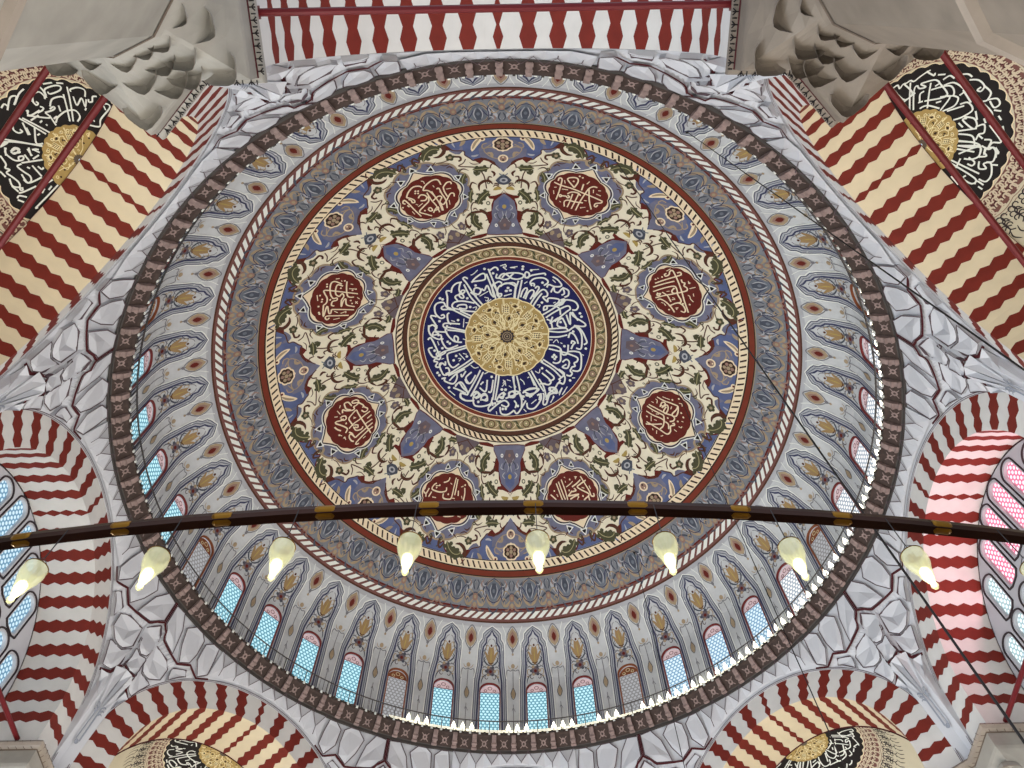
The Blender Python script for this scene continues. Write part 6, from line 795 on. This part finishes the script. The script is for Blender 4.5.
def pendentive():
    t = thing('pendentive', '', 'pendentive', (17.64, 0, ZS), group='white faceted pendentives')
    b_ = MB(); rows = []
    cols = sorted([-22.5+45*i/72 for i in range(73)]+[-1.27, 1.27]); mrow = 56
    SF_ = lambda ph, z, o_: Spen(ph, z, (Foff(ph, z)-.06)*max(0, min(1, (z-z_arch(ph))/.35))+o_)
    for j in range(mrow+1):
        rows.append([SF_(ph, z_arch(ph)*(j/mrow), 0) for ph in cols])
    b_.grid(rows, 'plaster'); b_.build('shell', t)
    ln = MB()
    def lines(pts, w, k='maroon_line', mirror=True, off=.05):
        pts = [(p_*.285, z) for p_, z in pts]
        f = lambda u, z, o_: Spen(u/.285, z, Foff(u/.285, z)+o_)
        ln.stroke(pts, w, f, off, k, smooth=False, step=.12)
        if mirror: ln.stroke([(-u, z) for u, z in pts], w, f, off, k, smooth=False, step=.12)
    lines([(a, z+.03) for a, z in T1[:-1]], .09); lines([(a, z+.04) for a, z in T2], .12); lines([(.12, -.12), (.12, -1.28)], .06)
    def cell(poly, ridge, rise, mirror=True):
        """faceted cell: outline on the tier, ridge points raised from it, with side walls"""
        for sg in ((1, -1) if mirror else (1,)):
            g_ = MB(); O_ = [Spen(sg*p_, z, Foff(p_, z)+.05) for p_, z in poly]; B_ = [Spen(sg*p_, z, Foff(p_, z)-.12) for p_, z in poly]
            Rg = [Spen(sg*p_, z, Foff(p_, z)+r_) for (p_, z), r_ in zip(ridge, rise)]
            n_ = len(O_); near = [min(range(len(ridge)), key=lambda r_: hypot((poly[i][0]-ridge[r_][0])*.29, poly[i][1]-ridge[r_][1])) for i in range(n_)]
            for i in range(n_):
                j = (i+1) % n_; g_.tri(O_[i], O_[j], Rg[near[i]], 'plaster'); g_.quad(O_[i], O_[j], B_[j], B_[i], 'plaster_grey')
                if near[i] != near[j]: g_.tri(O_[j], Rg[near[j]], Rg[near[i]], 'plaster')
            g_.build('facet_cell', t)
            lines([(sg*p_, z) for p_, z in poly]+[(sg*poly[0][0], poly[0][1])], .045, 'grey_line', False, .07)
    cell([(.3, -.22), (2.2, -.14), (3.6, -.72), (4.3, -1.5), (4.5, -1.80), (2.0, -1.70), (.35, -1.28)], [(1.9, -.7), (2.9, -1.45)], (.02, .16))
    cell([(4.15, -.5), (5.4, -.14), (6.9, -.14), (7.9, -.35), (8.1, -1.0), (7.8, -1.52), (6.3, -1.82), (5.0, -1.2)], [(6.9, -.3), (6.3, -1.5)], (.02, .20))
    cell([(8.5, -.4), (9.6, -.14), (10.9, -.14), (11.3, -.75), (11.5, -1.35), (10.2, -1.7), (8.7, -1.15)], [(10.6, -.3), (10.2, -1.4)], (.02, .17))
    cell([(0, -1.44), (1.6, -1.90), (1.25, -2.6), (.9, -2.85), (0, -2.95), (-.9, -2.85), (-1.25, -2.6), (-1.6, -1.90)], [(0, -1.95), (0, -2.75)], (-.05, .16), False)
    cell([(1.8, -1.98), (4.6, -2.02), (5.8, -2.2), (5.6, -2.8), (4.0, -3.12), (2.4, -3.15), (1.5, -2.85)], [(2.9, -2.35), (3.2, -3.0)], (-.05, .17))
    cell([(6.3, -2.05), (8.3, -1.72), (8.9, -1.9), (7.9, -2.15), (6.6, -2.58)], [(7.3, -2.1)], (.05,))
    cell([(0, -3.02), (.95, -2.95), (1.2, -3.0), (1.1, -3.4), (1.3, -3.82), (0, -3.82), (-1.3, -3.82), (-1.1, -3.4), (-1.2, -3.0), (-.95, -2.95)], [(0, -3.15), (0, -3.75)], (.03, .18), False)
    cell([(1.4, -2.98), (2.4, -3.24), (4.2, -3.22), (4.6, -3.28), (3.7, -3.8), (3.2, -4.15), (1.95, -4.12), (1.5, -3.8)], [(2.5, -3.35), (2.5, -4.05)], (.03, .17))
    for i in range(4):     # small triangular cells running along the crown of the arches
        p0 = 11.7+2.75*i; p1 = min(22.5, p0+2.75); pm = (p0+p1)/2; top = -.07; lo = max(z_arch(pm)+.16, -.62) if i > 0 else -.75
        for sg in (1, -1):
            g_ = MB(); S_ = lambda p_, z, o_: Spen(sg*p_, z, Foff(p_, z)+o_); a_, c_, m_ = S_(p0, top, .03), S_(p1, top, .03), S_(pm, lo, .16)
            d_, e_ = S_(p0, z_arch(p0)+.14, .03), S_(p1, max(z_arch(p1)+.14, -1.4), .03)
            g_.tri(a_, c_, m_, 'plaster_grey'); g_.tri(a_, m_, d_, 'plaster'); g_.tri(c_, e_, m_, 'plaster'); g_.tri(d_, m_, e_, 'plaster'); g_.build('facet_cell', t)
            for q_ in ([(p0, top), (pm, lo), (p1, top)], [(pm, lo), (pm, z_arch(pm)+.12)]): lines([(sg*x, y) for x, y in q_], .03, 'grey_line', False, .19)
    for ph in (-2.4, -1.2, 0, 1.2, 2.4):      # fluted cone running down from the lowest tier
        g_ = MB(); top = (lerp_line(T2, ph) or -4.4)-.05
        S_ = lambda p_, z, o_: Spen(p_, z, o_)
        a_, b2, tip, m_ = S_(ph-.58, top, .30), S_(ph+.58, top, .30), S_(ph*.2, -5.7, .05), S_(ph*.8, top-.35, .0)
        g_.add([a_, b2, tip, m_], ((0, 1, 3), (0, 3, 2), (1, 2, 3)), 'plaster'); g_.build('flute', t)
    rl = MB(); f = lambda u, z, o_: Spen(u/.3, z, .02+o_)
    for sg in (1, -1):
        rl.stroke([(sg*.07, -5.5), (sg*.09, -6.9)], .06, f, .05, 'relief_grey', smooth=False)
        for z in (-5.45, -5.6, -5.75): rl.stroke([(sg*.05, z-.1), (sg*.16, z+.05), (sg*.24, z+.0)], .07, f, .05, 'relief_grey', taper=-1)
    rl.disc((0, -6.95), .1, f, .05, 'relief_grey'); rl.build('relief_ornament', t)
    ln.build('outline', t)
    return t
PN = pendentive()
for k, az in enumerate((157.5, 22.5, 67.5, 112.5, 202.5, 247.5, 292.5, 337.5)):
    around(PN, k, az, 'white faceted plaster pendentive at %s below the dome rim' % CLOCKV[az])

# ================================================================ semidomes behind the diagonal arches
DC, RS = 18.85, 5.05
def Ssemi(az, po, off):      # azimuth from outward axis, polar angle from the crown, degrees
    r = RS-off; a, p_ = rad(az), rad(po); return (DC+r*sin(p_)*cos(a), r*sin(p_)*sin(a), ZC+r*cos(p_))
def semidome(key, detail):
    t = thing('semidome', '', 'semidome', (DC, 0, ZS), group='cream semidomes behind the diagonal arches')
    b_ = MB(); N = 36
    b_.grid([[Ssemi(-90+180*i/N, po, 0) for i in range(N+1)] for po in (.5, 6, 12, 18, 24, 30, 36, 42, 50, 58, 66, 74, 82, 90)], 'plaster_cream')
    b_.grid([[(DC+RS*cos(rad(-90+180*i/N)), RS*sin(rad(-90+180*i/N)), z) for i in range(N+1)] for z in (ZC, -9, -12, -15)], 'plaster_cream')
    b_.grid([[(DC+5.5*cos(rad(-90+180*i/N)), 5.5*sin(rad(-90+180*i/N)), z) for i in range(N+1)] for z in (-1.4, -9, -15)], 'plaster_grey'); b_.build('shell', t)
    def wedge(mb, p0, p1, off, k, scal=0, nsc=22):
        N = 110; mb.grid([[Ssemi(-90+180*i/N, p0 if j == 0 else p0+(p1-p0)*j/3+(scal*abs(sin(nsc*pi*i/N)) if j == 3 else 0), off) for i in range(N+1)] for j in range(4)], k)
    r = MB(); wedge(r, 12.3, 28.6, .012, 'black', 1.0, 18); wedge(r, 29.4, 29.4, .02, 'script_cream'); 
    N = 110; r.grid([[Ssemi(-90+180*i/N, d+1.0*abs(sin(18*pi*i/N)), .018) for i in range(N+1)] for d in (28.6, 28.95)], 'script_cream'); r.build('black_band', t)
    g_ = MB(); wedge(g_, .5, 12.2, .016, 'gold_ground', .5, 12)
    def Sg(x, y, off):
        po = hypot(x, y)/2.44*12.2; az = math.degrees(atan2(y, x)); return Ssemi(az, po, off)
    tmp = MB()
    for i in range(-2, 3):
        a = pi/4*i
        if abs(i) == 2:
            continue
        gold_unit(tmp, a, Sg, .024)
    for i in range(-6, 7): tmp.ringm((2.13*cos(pi/14*i), 2.13*sin(pi/14*i)), .07, .12, Sg, .026, 'gold_line', 8)
    for x, y in ((.4, 1.3), (.4, -1.3), (.3, 1.9), (.3, -1.9), (.75, 1.1), (.75, -1.1)): tmp.disc((x, y), .09, Sg, .03, 'dark_brown', 4)
    g_.build('gold_disc', t); tmp.build('interlace', t)
    w = MB(); f = lambda u, v, o_: Ssemi(math.degrees(u), v/5.05*57.3, o_)       # keeps strokes an even width
    def st(q, wd, k='white_paint'):
        # work in a local azimuthal plane so widths stay true
        pts = [(rad(po)*RS*cos(rad(az)), rad(po)*RS*sin(rad(az))) for az, po in q if abs(az) <= 89]
        if len(pts) > 1: w.stroke(pts, wd, lambda x, y, o_: Ssemi(math.degrees(atan2(y, x)), math.degrees(hypot(x, y)/RS), o_), .022, k)
    W_ = SEMI_WRITING[key]
    for q in W_: st([(a, min(28, max(12.6, p_))) for a, p_ in q], .052)
    w.build('inscription', t)
    v = MB(); wedge(v, 30.0, 36.8, .010, 'leaf_ground', .4, 22)
    PL = lambda x, y, o_: Ssemi(math.degrees(atan2(y, x)), math.degrees(hypot(x, y)/RS), o_)
    rr = random.Random(3)
    def curl(a, po, s_, k, wd, fl):
        c = rad(po)*RS; pts = []
        for i in range(7):
            th = i*.85*fl; q = s_*(1-i/8); pts.append((c*cos(rad(a))+q*cos(th+rad(a)), c*sin(rad(a))+q*sin(th+rad(a))))
        v.stroke(pts, wd, PL, .018, k)
    for i in range(56):
        curl(-88+176*i/55, 31.4+(i % 2)*.4, .15, 'leaf_cream', .05, 1 if i % 2 else -1); curl(-87+174*i/55, 33.4, .14, 'leaf_cream', .045, -1 if i % 2 else 1); curl(-88+176*i/55, 35.4, .15, 'leaf_cream', .05, -1 if i % 2 else 1); curl(-86.5+174*i/55, 32.4, .10, 'maroon_line', .035, 1); curl(-86.5+174*i/55, 34.5, .10, 'maroon_line', .035, -1)
    v.build('leaf_band', t)
    x_ = MB(); N = 110
    for d in (37.3, 38.4): x_.grid([[Ssemi(-90+180*i/N, d+e+.7*abs(sin(11*pi*i/N)), .014) for i in range(N+1)] for e in (0, .3)], 'rose_tan')
    v = x_
    for i in range(44):
        a = -88+176*i/43
        for po in (39.9, 41.6, 43.4): curl(a+(1.5 if po > 41 else 0), po, .19, 'frame_dark', .04, 1 if (i+int(po)) % 2 else -1)
        c = rad(45)*RS; v.stroke([(c*cos(rad(a)), c*sin(rad(a))), (c*1.05*cos(rad(a+1)), c*1.05*sin(rad(a+1))), (c*1.10*cos(rad(a-1)), c*1.10*sin(rad(a-1)))], .05, PL, .018, 'frame_dark', taper=-1)
    v.build('scroll_fringe', t)
    s_ = MB(); s_.add([Ssemi(0, .5, .03)]+[Ssemi(-90+180*i/16, 1.8+.5*(i % 2), .03) for i in range(17)], [(0, i+1, i+2) for i in range(16)], 'marble_dark'); s_.build('crown_star', t)
    return t
sa = semidome('NE', 1); turn(sa, 315); sa['label'] = 'cream semidome at half past one with black and gold writing roundel'
sb = semidome('NW', 1); turn(sb, 225); sb['label'] = 'cream semidome at half past ten with black and gold writing roundel'
sc_ = copy_tree(sa); turn(sc_, 45); sc_['label'] = 'cream semidome at half past four, cut by the lower edge of view'
sd = copy_tree(sb); turn(sd, 135); sd['label'] = 'cream semidome at half past seven, cut by the lower edge of view'

# ================================================================ window walls in the nine and three o'clock arches
WD = DF_+2.12
WIN = [(-.58, -4.55, -2.15), (.58, -4.55, -2.15), (-1.75, -4.75, -2.6), (1.75, -4.75, -2.6), (-2.95, -5.05, -3.4), (2.95, -5.05, -3.4),
       (-.58, -7.6, -5.3), (.58, -7.6, -5.3), (-1.75, -7.6, -5.3), (1.75, -7.6, -5.3), (-2.95, -7.6, -5.35), (2.95, -7.6, -5.35), (-4.12, -7.6, -5.3), (4.12, -7.6, -5.3)]
WH = .37
def oval(s0, z0, z1, hw=WH, n=8):
    return [(s0+hw, z0+.1), (s0+hw, z1-hw)]+[(s0+hw*cos(pi*i/(2*n)), z1-hw+hw*sin(pi*i/(2*n))) for i in range(1, 2*n+1)]+[(s0-hw, z0+.1), (s0-hw*.5, z0), (s0+hw*.5, z0)]
def tympanum(name, az, gk, wall_k):
    a0 = rad(az)
    def SP(s_, z, off): d = WD-off; return (d*cos(a0)-s_*sin(a0), d*sin(a0)+s_*cos(a0), z)
    mb = MB(); outl = [(RA_I*sin(rad(-90+180*i/40)), ZC+RA_I*cos(rad(-90+180*i/40))) for i in range(41)]+[(5.05, -16), (-5.05, -16)]
    vs = [Vector(q) for q in outl]; faces = [list(range(len(vs)))]; edges = []; holes = []
    for s0, z0, z1 in WIN:
        l = oval(s0, z0, z1); i0 = len(vs); vs += [Vector(q) for q in l]; edges += [(i0+i, i0+(i+1) % len(l)) for i in range(len(l))]; holes.append(l)
    V, _, Fc, *_ = delaunay_2d_cdt(vs, edges, faces, 1, 1e-5)
    def inside(x, y, l):
        c = False; j = len(l)-1
        for i in range(len(l)):
            if (l[i][1] > y) != (l[j][1] > y) and x < (l[j][0]-l[i][0])*(y-l[i][1])/(l[j][1]-l[i][1])+l[i][0]: c = not c
            j = i
        return c
    keep = []
    for f in Fc:
        cx = sum(V[i].x for i in f)/len(f); cy = sum(V[i].y for i in f)/len(f)
        if not any(inside(cx, cy, l) for l in holes): keep.append(tuple(f))
    mb.add([SP(v.x, v.y, 0) for v in V], keep, wall_k)
    for l in holes: mb.grid([[SP(x, z, 0) for x, z in l], [SP(x, z, -.3) for x, z in l]], wall_k, closed=True)
    mb.add([SP(x, z, -.55) for x, z in ((-5.2, -16), (5.2, -16), (5.2, -1.9), (-5.2, -1.9))], ((0, 1, 2, 3),), wall_k)
    mb.build('wall_'+name, kind='structure', label='window wall closing the %s o\'clock arch' % ('three' if az == 0 else 'nine'), category='wall')
    for i, (s0, z0, z1) in enumerate(WIN):
        t = bpy.data.objects.new('window_%d' % (41+i+(20 if az == 0 else 0)), None); COL.objects.link(t); bpos = Vector(SP(s0, z0, 0)); t['base'] = list(bpos); t.location = (bpos.x, bpos.y, bpos.z+ZB)
        t['kind'] = 'structure'; t['category'] = 'window'; t['group'] = 'windows of the %s o\'clock arch' % ('three' if az == 0 else 'nine')
        row = 'upper' if z1 > -4 else 'lower'; side = ('upper' if (s0 < 0) == (az == 0) else 'lower'); pos = {0: 'next to the centre', 1: 'second from the centre', 2: 'third from the centre', 3: 'outermost'}[int(abs(s0)/1.15)]
        t['label'] = '%s arched window, %s row, %s, toward the picture\'s %s end' % ('pink' if az == 0 else 'pale blue', 'inner' if row == 'upper' else 'outer', pos, 'top' if side == 'upper' else 'bottom')
        fr = MB(); l = oval(s0, z0, z1)
        def grow(e): cx, cz = s0, (z0+z1)/2; return [(cx+(x-cx)*(1+e/WH), cz+(z-cz)*(1+e/((z1-z0)/2))) for x, z in l]
        fr.grid([[SP(x, z, .0) for x, z in grow(.14)], [SP(x, z, .05) for x, z in grow(.13)], [SP(x, z, .05) for x, z in grow(.09)], [SP(x, z, 0) for x, z in grow(.08)]], 'frame_dark', closed=True); fr.build('window_frame', t)
        gkk = gk if (az == 180 or i not in (5, 11, 13, 9, 7)) else 'glass_white'
        p = MB(); n = 4; m_ = 10; hw = WH+.02; o0 = 0
        cells = [[(s0-hw+2*hw*i2/n, z0-.02+(z1-z0+.04)*j/m_) for i2 in range(n+1)] for j in range(m_+1)]
        p.grid([[SP(x, z, -.13) for x, z in r] for r in cells], gkk)
        for r in cells:
            for x, z in r: p.uv[o0] = (x/.20, z/.20); o0 += 1
        p.build('window_pane', t)
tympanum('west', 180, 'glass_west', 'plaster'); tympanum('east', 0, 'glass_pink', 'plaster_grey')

# ================================================================ piers with imposts
def pier(rope, jp=1.62, jm=1.62, stone='marble'):
    t = thing('pier', '', 'pier', (20.1, 0, -ZB), group='marble piers carrying the arches')
    c = 20.1; nseg = 12
    def dode(r, z, ph=15): return [(c+r*cos(rad(30*i+ph)), r*sin(rad(30*i+ph)), z) for i in range(nseg)]
    V = Vector((17.5, 0)); S1 = Vector((-sin(rad(22.5)), cos(rad(22.5)))); N1 = Vector((cos(rad(22.5)), sin(rad(22.5))))
    def plan(e, z):      # impost outline, grown by e
        v0 = V-Vector((1, 0))*e*1.1; J = V+S1*(jp+e)-N1*e*.9; K = J+N1*4.2; J2 = V+S1*(jm+e)-N1*e*.9; K2 = J2+N1*4.2
        return [(v0.x, v0.y, z), (J.x, J.y, z), (K.x, K.y, z), (K2.x, -K2.y, z), (J2.x, -J2.y, z)]
    sh = MB(); sh.grid([dode(1.9, -29.6), dode(1.9, -27), dode(1.8, -26.8), dode(1.8, -16.6)], stone, closed=True)
    sh.grid([dode(1.8, -16.2), dode(1.8, -11.0)], stone, closed=True); sh.build('shaft', t)
    r = MB(); r.grid([dode(1.8, -16.65), dode(1.93, -16.62), dode(1.97, -16.5), dode(1.90, -16.38), dode(1.86, -16.3), dode(1.8, -16.2)], 'marble_warm', closed=True); r.build('ring_moulding', t); r = MB(); r.grid([dode(1.82, -11.12), dode(1.84, -11.06), dode(1.82, -11.0)], 'marble_dark', closed=True); r.build('neck_ring', t)
    def dense(poly, m_=6):
        o = []
        for i in range(len(poly)):
            a, b2 = Vector(poly[i]), Vector(poly[(i+1) % len(poly)])
            o += [tuple(a+(b2-a)*j/m_) for j in range(m_)]
        return o
    cp = MB(); P = dense(plan(0, 0)); n = len(P)
    def blend(tt, z, g=0):
        o = []
        for x, y, _ in P:
            a = atan2(y, x-c); k_ = (a-rad(15)) % (pi/6)-pi/12; rr = 1.8*cos(pi/12)/cos(k_); dx, dy = c+rr*cos(a), rr*sin(a)
            o.append((dx+(x-dx)*tt, dy+(y-dy)*tt, z))
        return o
    cp.grid([blend(0, -11.0), blend(.05, -10.85), blend(.22, -10.5), blend(.45, -10.1), blend(.72, -9.65), blend(.97, -9.25), blend(1, -9.15), blend(1, -8.62)], stone, closed=True)
    # hollow cells of the stalactite capital: shell-shaped niches standing proud of the slope
    def shell_cell(x, y, z, s_, ang):
        e = Vector((cos(ang), sin(ang), 0)); f = Vector((-sin(ang), cos(ang), 0)); o_ = Vector((x, y, z))-e*.12
        for inner in (1,):
            rows = []
            for j in range(6):
                el = pi/2*j/5; rows.append([o_+e*(s_*inner*cos(el)*cos(-pi/2+pi*i/10)*(1+.12*cos(i*pi/2.5)))+f*(s_*inner*cos(el)*sin(-pi/2+pi*i/10))+Vector((0, 0, s_*.85*inner*sin(el))) for i in range(11)])
            cp.grid(rows, stone)
            cp.grid([rows[0], [q_+Vector((0, 0, -.035)) for q_ in rows[0]]], 'marble_warm')
    for sgn in (1, -1):
        for tt, z, s_ in ((.12, -10.7, .28), (.42, -10.25, .38), (.78, -9.75, .42)):
            pts = blend(tt, z); 
            for q in ((1, 5, 9) if z > -10 else (0, 3, 7)):
                idx = (q*sgn) % n; x, y, _ = pts[idx]; shell_cell(x, y, z, s_, atan2(y, x-c))
    cp.build('stalactite_capital', t)
    ip = MB()
    def P2_(e, z): return dense(plan(e, z))
    if rope: ip.grid([P2_(.02, -8.62), P2_(.16, -8.58), P2_(.22, -8.48), P2_(.16, -8.38), P2_(.04, -8.34)], 'marble_warm', closed=True)
    else: ip.grid([P2_(.0, -8.62), P2_(.10, -8.60), P2_(.14, -8.54), P2_(.14, -8.38), P2_(.04, -8.36)], stone, closed=True)
    ip.add([(x, y, -8.35) for x, y, _ in plan(.04, 0)], (tuple(range(5)),), 'plaster')
    # ornament on the underside: palmettes or rope twists
    pl_ = plan(.0, -8.6)
    for i in (4, 0, 1, 3):
        a, b2 = Vector(pl_[i]), Vector(pl_[(i+1) % 5]); L = (b2-a).length; d = (b2-a).normalized(); nn = Vector((-d.y, d.x, 0))
        m_ = int(L/.26)
        for j in range(m_):
            p_ = a+d*(L*(j+.5)/m_)
            if rope:
                e = nn*.10+d*.05; ip.tube([p_+Vector((0, 0, -.03)), p_+e+Vector((0, 0, .0)), p_+nn*.2+d*.1+Vector((0, 0, .10)), p_+nn*.2+d*.14+Vector((0, 0, .18))], .012, 'marble_dark', 4)
            else:
                q_ = lambda u, v: p_+d*u+nn*v+Vector((0, 0, -.03+v*.15))
                for lin in (((0, .02), (0, .16)), ((0, .08), (-.07, .15)), ((0, .08), (.07, .15)), ((.13, .05), (.13, .15))): ip.tube([q_(*lin[0]), q_(*lin[1])], .014, 'black', 4)
    ip.tube([Vector(q)+Vector((0, 0, -.03)) for q in (pl_[2], pl_[1], pl_[0], pl_[4], pl_[3])], .03, 'maroon_line' if not rope else 'marble_dark', 5); ip.build('impost', t)
    return t
PA, PA2, PB = pier(False, 1.30, 1.62), pier(False, 1.62, 1.30, 'marble_brown'), pier(True)
for P_, az in ((PA, 247.5), (PA2, 292.5)): around(P_, 0, az, '%s marble pier with stalactite capital, upper %s corner of the picture' % (('pale grey', 'left') if az < 270 else ('brownish', 'right')))
for k, (az, w) in enumerate(((157.5, 'below the nine o\'clock arch, lower left corner'), (22.5, 'below the three o\'clock arch, lower right corner'), (67.5, 'right of the six o\'clock arch'), (112.5, 'left of the six o\'clock arch'), (202.5, 'between the nine and half past ten arches'), (337.5, 'between the three and half past one arches'))):
    around(PB, k, az, 'grey pier with rope-moulded impost '+w)

# ================================================================ iron tie rods
def tie(az, d, label):
    o = thing('tie_rod', label, 'tie rod', (d, 0, -8.2)); mb = MB(); mb.tube([(d, -5.6, -8.2), (d, 5.6, -8.2)], .085, 'iron_red', 8); mb.build('bar', o)
    mb = MB()
    for s_ in (-5.35, 5.35): mb.box((d, s_, -8.2), (.14, .06, .14), 'iron_red')
    mb.build('end_plate', o); turn(o, az)
for az, d, l in ((270, 17.5, 'dark red tie rod straight across the twelve o\'clock arch'), (225, 17.62, 'dark red tie rod at half past ten, nearer the dome rim'), (225, 18.9, 'dark red tie rod at half past ten across the black roundel, outer one'), (315, 17.55, 'dark red tie rod at half past one, nearer the dome rim'),
                 (315, 18.85, 'dark red tie rod at half past one across the black roundel, outer one'), (180, 17.05, 'dark red tie rod in the nine o\'clock arch'), (0, 17.05, 'dark red tie rod in the three o\'clock arch'), (90, 17.05, 'dark red tie rod in the six o\'clock arch')): tie(az, d, l)

# ================================================================ great ring chandelier
ZR = -28.007+3.04; RC = 15.525
t = thing('chandelier_ring', 'thin dark bronze ring of the great hanging chandelier sweeping across the view', 'chandelier', (0, -RC, ZR))
mb = MB(); n = 240; sec = [(-.022, -.028), (.022, -.028), (.026, 0), (.022, .028), (-.022, .028), (-.026, 0)]
mb.grid([[((RC+x)*cos(2*pi*i/n), (RC+x)*sin(2*pi*i/n), ZR+z) for i in range(n)] for x, z in sec+sec[:1]], 'bronze', closed=True); mb.build('ring_beam', t)
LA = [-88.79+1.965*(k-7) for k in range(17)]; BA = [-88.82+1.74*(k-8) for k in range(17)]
def bracket(a):  # brass sleeve standing in for a lamp's reflection on the ring
    b_ = MB(); e = Vector((cos(a), sin(a), 0)); f = Vector((-sin(a), cos(a), 0)); c = e*RC+Vector((0, 0, ZR)); b_.tube([c-f*.045, c-f*.03, c+f*.03, c+f*.045], .03, 'brass', 16, radii=[.028, .033, .033, .028]); b_.build('reflection_collar', t)
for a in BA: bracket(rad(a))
for i in range(8):
    a = rad(22.5+45*i); b_ = MB(); b_.tube([(.9*cos(a), .9*sin(a), ZR+.05), (RC*cos(a), RC*sin(a), ZR)], .018, 'bronze', 6); b_.build('spoke', t)
hb = MB(); hb.grid([[(r*cos(2*pi*i/24), r*sin(2*pi*i/24), ZR+z) for i in range(24)] for r, z in ((.2, -.1), (.95, -.1), (1, .1), (.2, .3))], 'bronze', closed=True); hb.build('hub', t)
def lamp():
    b0 = Vector((RC+.035, 0, ZR-.29)); t = thing('oil_lamp', '', 'lamp', tuple(b0), group='clear glass lamps hanging from the chandelier ring')
    prof = [(.0, -.215), (.010, -.212), (.016, -.198), (.011, -.182), (.018, -.165), (.026, -.135), (.034, -.10), (.046, -.068), (.052, -.035), (.048, .0)]
    g_ = MB(); n = 20; g_.grid([[(b0.x+r*cos(2*pi*i/n), r*sin(2*pi*i/n), b0.z+z) for i in range(n)] for r, z in prof+[(r*.9, z) for r, z in reversed(prof[1:])]], 'lamp_glass', closed=True)
    g_.build('glass_shade', t)
    f = MB(); f.grid([[(b0.x+r*cos(2*pi*i/12), r*sin(2*pi*i/12), b0.z+z) for i in range(12)] for r, z in ((.001, -.20), (.009, -.197), (.013, -.17), (.022, -.135), (.021, -.105), (.009, -.09), (.001, -.088))], 'lamp_glow', closed=True); f.build('bulb', t)
    r = MB(); r.grid([[(b0.x+rr*cos(2*pi*i/20), rr*sin(2*pi*i/20), b0.z+z) for i in range(20)] for rr, z in ((.048, 0), (.051, .003), (.048, .006), (.045, .003), (.048, 0))], 'brass', closed=True)
    for i in range(3):
        a = 2*pi*i/3; r.tube([(b0.x+.047*cos(a), .047*sin(a), b0.z+.003), (b0.x, 0, b0.z+.07)], .0015, 'rail_metal', 4)
    r.tube([(b0.x, 0, b0.z+.07), (b0.x, 0, ZR-.02)], .0025, 'rail_metal', 4); r.build('hanger', t)
    return t
LP = lamp()
pos = {3: 'first lit glass lamp from the left end of the row', }
names = ['first', 'second', 'third', 'fourth', 'fifth', 'sixth', 'seventh', 'eighth', 'ninth']
for k, a in enumerate(LA):
    i = k-3
    lb = '%s clear glass lamp from the left, glowing under the bronze ring' % names[i] if 0 <= i < 9 else 'clear glass lamp hung further along the bronze ring, beyond the picture\'s %s edge' % ('left' if i < 0 else 'right')
    around(LP, k, a, lb)

# ================================================================ hanging cables
def cable(x, y, z0, z1, label):
    o = thing('hanging_cable', label, 'cable', (x, y, z0)); mb = MB(); mb.tube([(x, y, z0), (x, y, (z0+z1)/2), (x, y, z1)], .017, 'iron_black', 6); mb.build('wire', o)
    mb = MB(); mb.tube([(x, y, z1-.12), (x, y, z1)], .05, 'iron_black', 8, radii=[.03, .07]); mb.build('hook', o)
for x, y, z1, l in ((5.22, -10.93, 10.05, 'black hanging cable crossing the red medallion at a quarter past two'), (7.83, -12.56, 7.05, 'black hanging cable crossing the cornice and cream stripes at half past one'),
                    (8.96, 1.03, 12.55, 'black hanging cable crossing the braid border near four o\'clock'), (7.05, 10.9, 9.15, 'black hanging cable crossing the pale blue drum windows near five o\'clock')):
    cable(x, y, ZR-.5, z1, l)
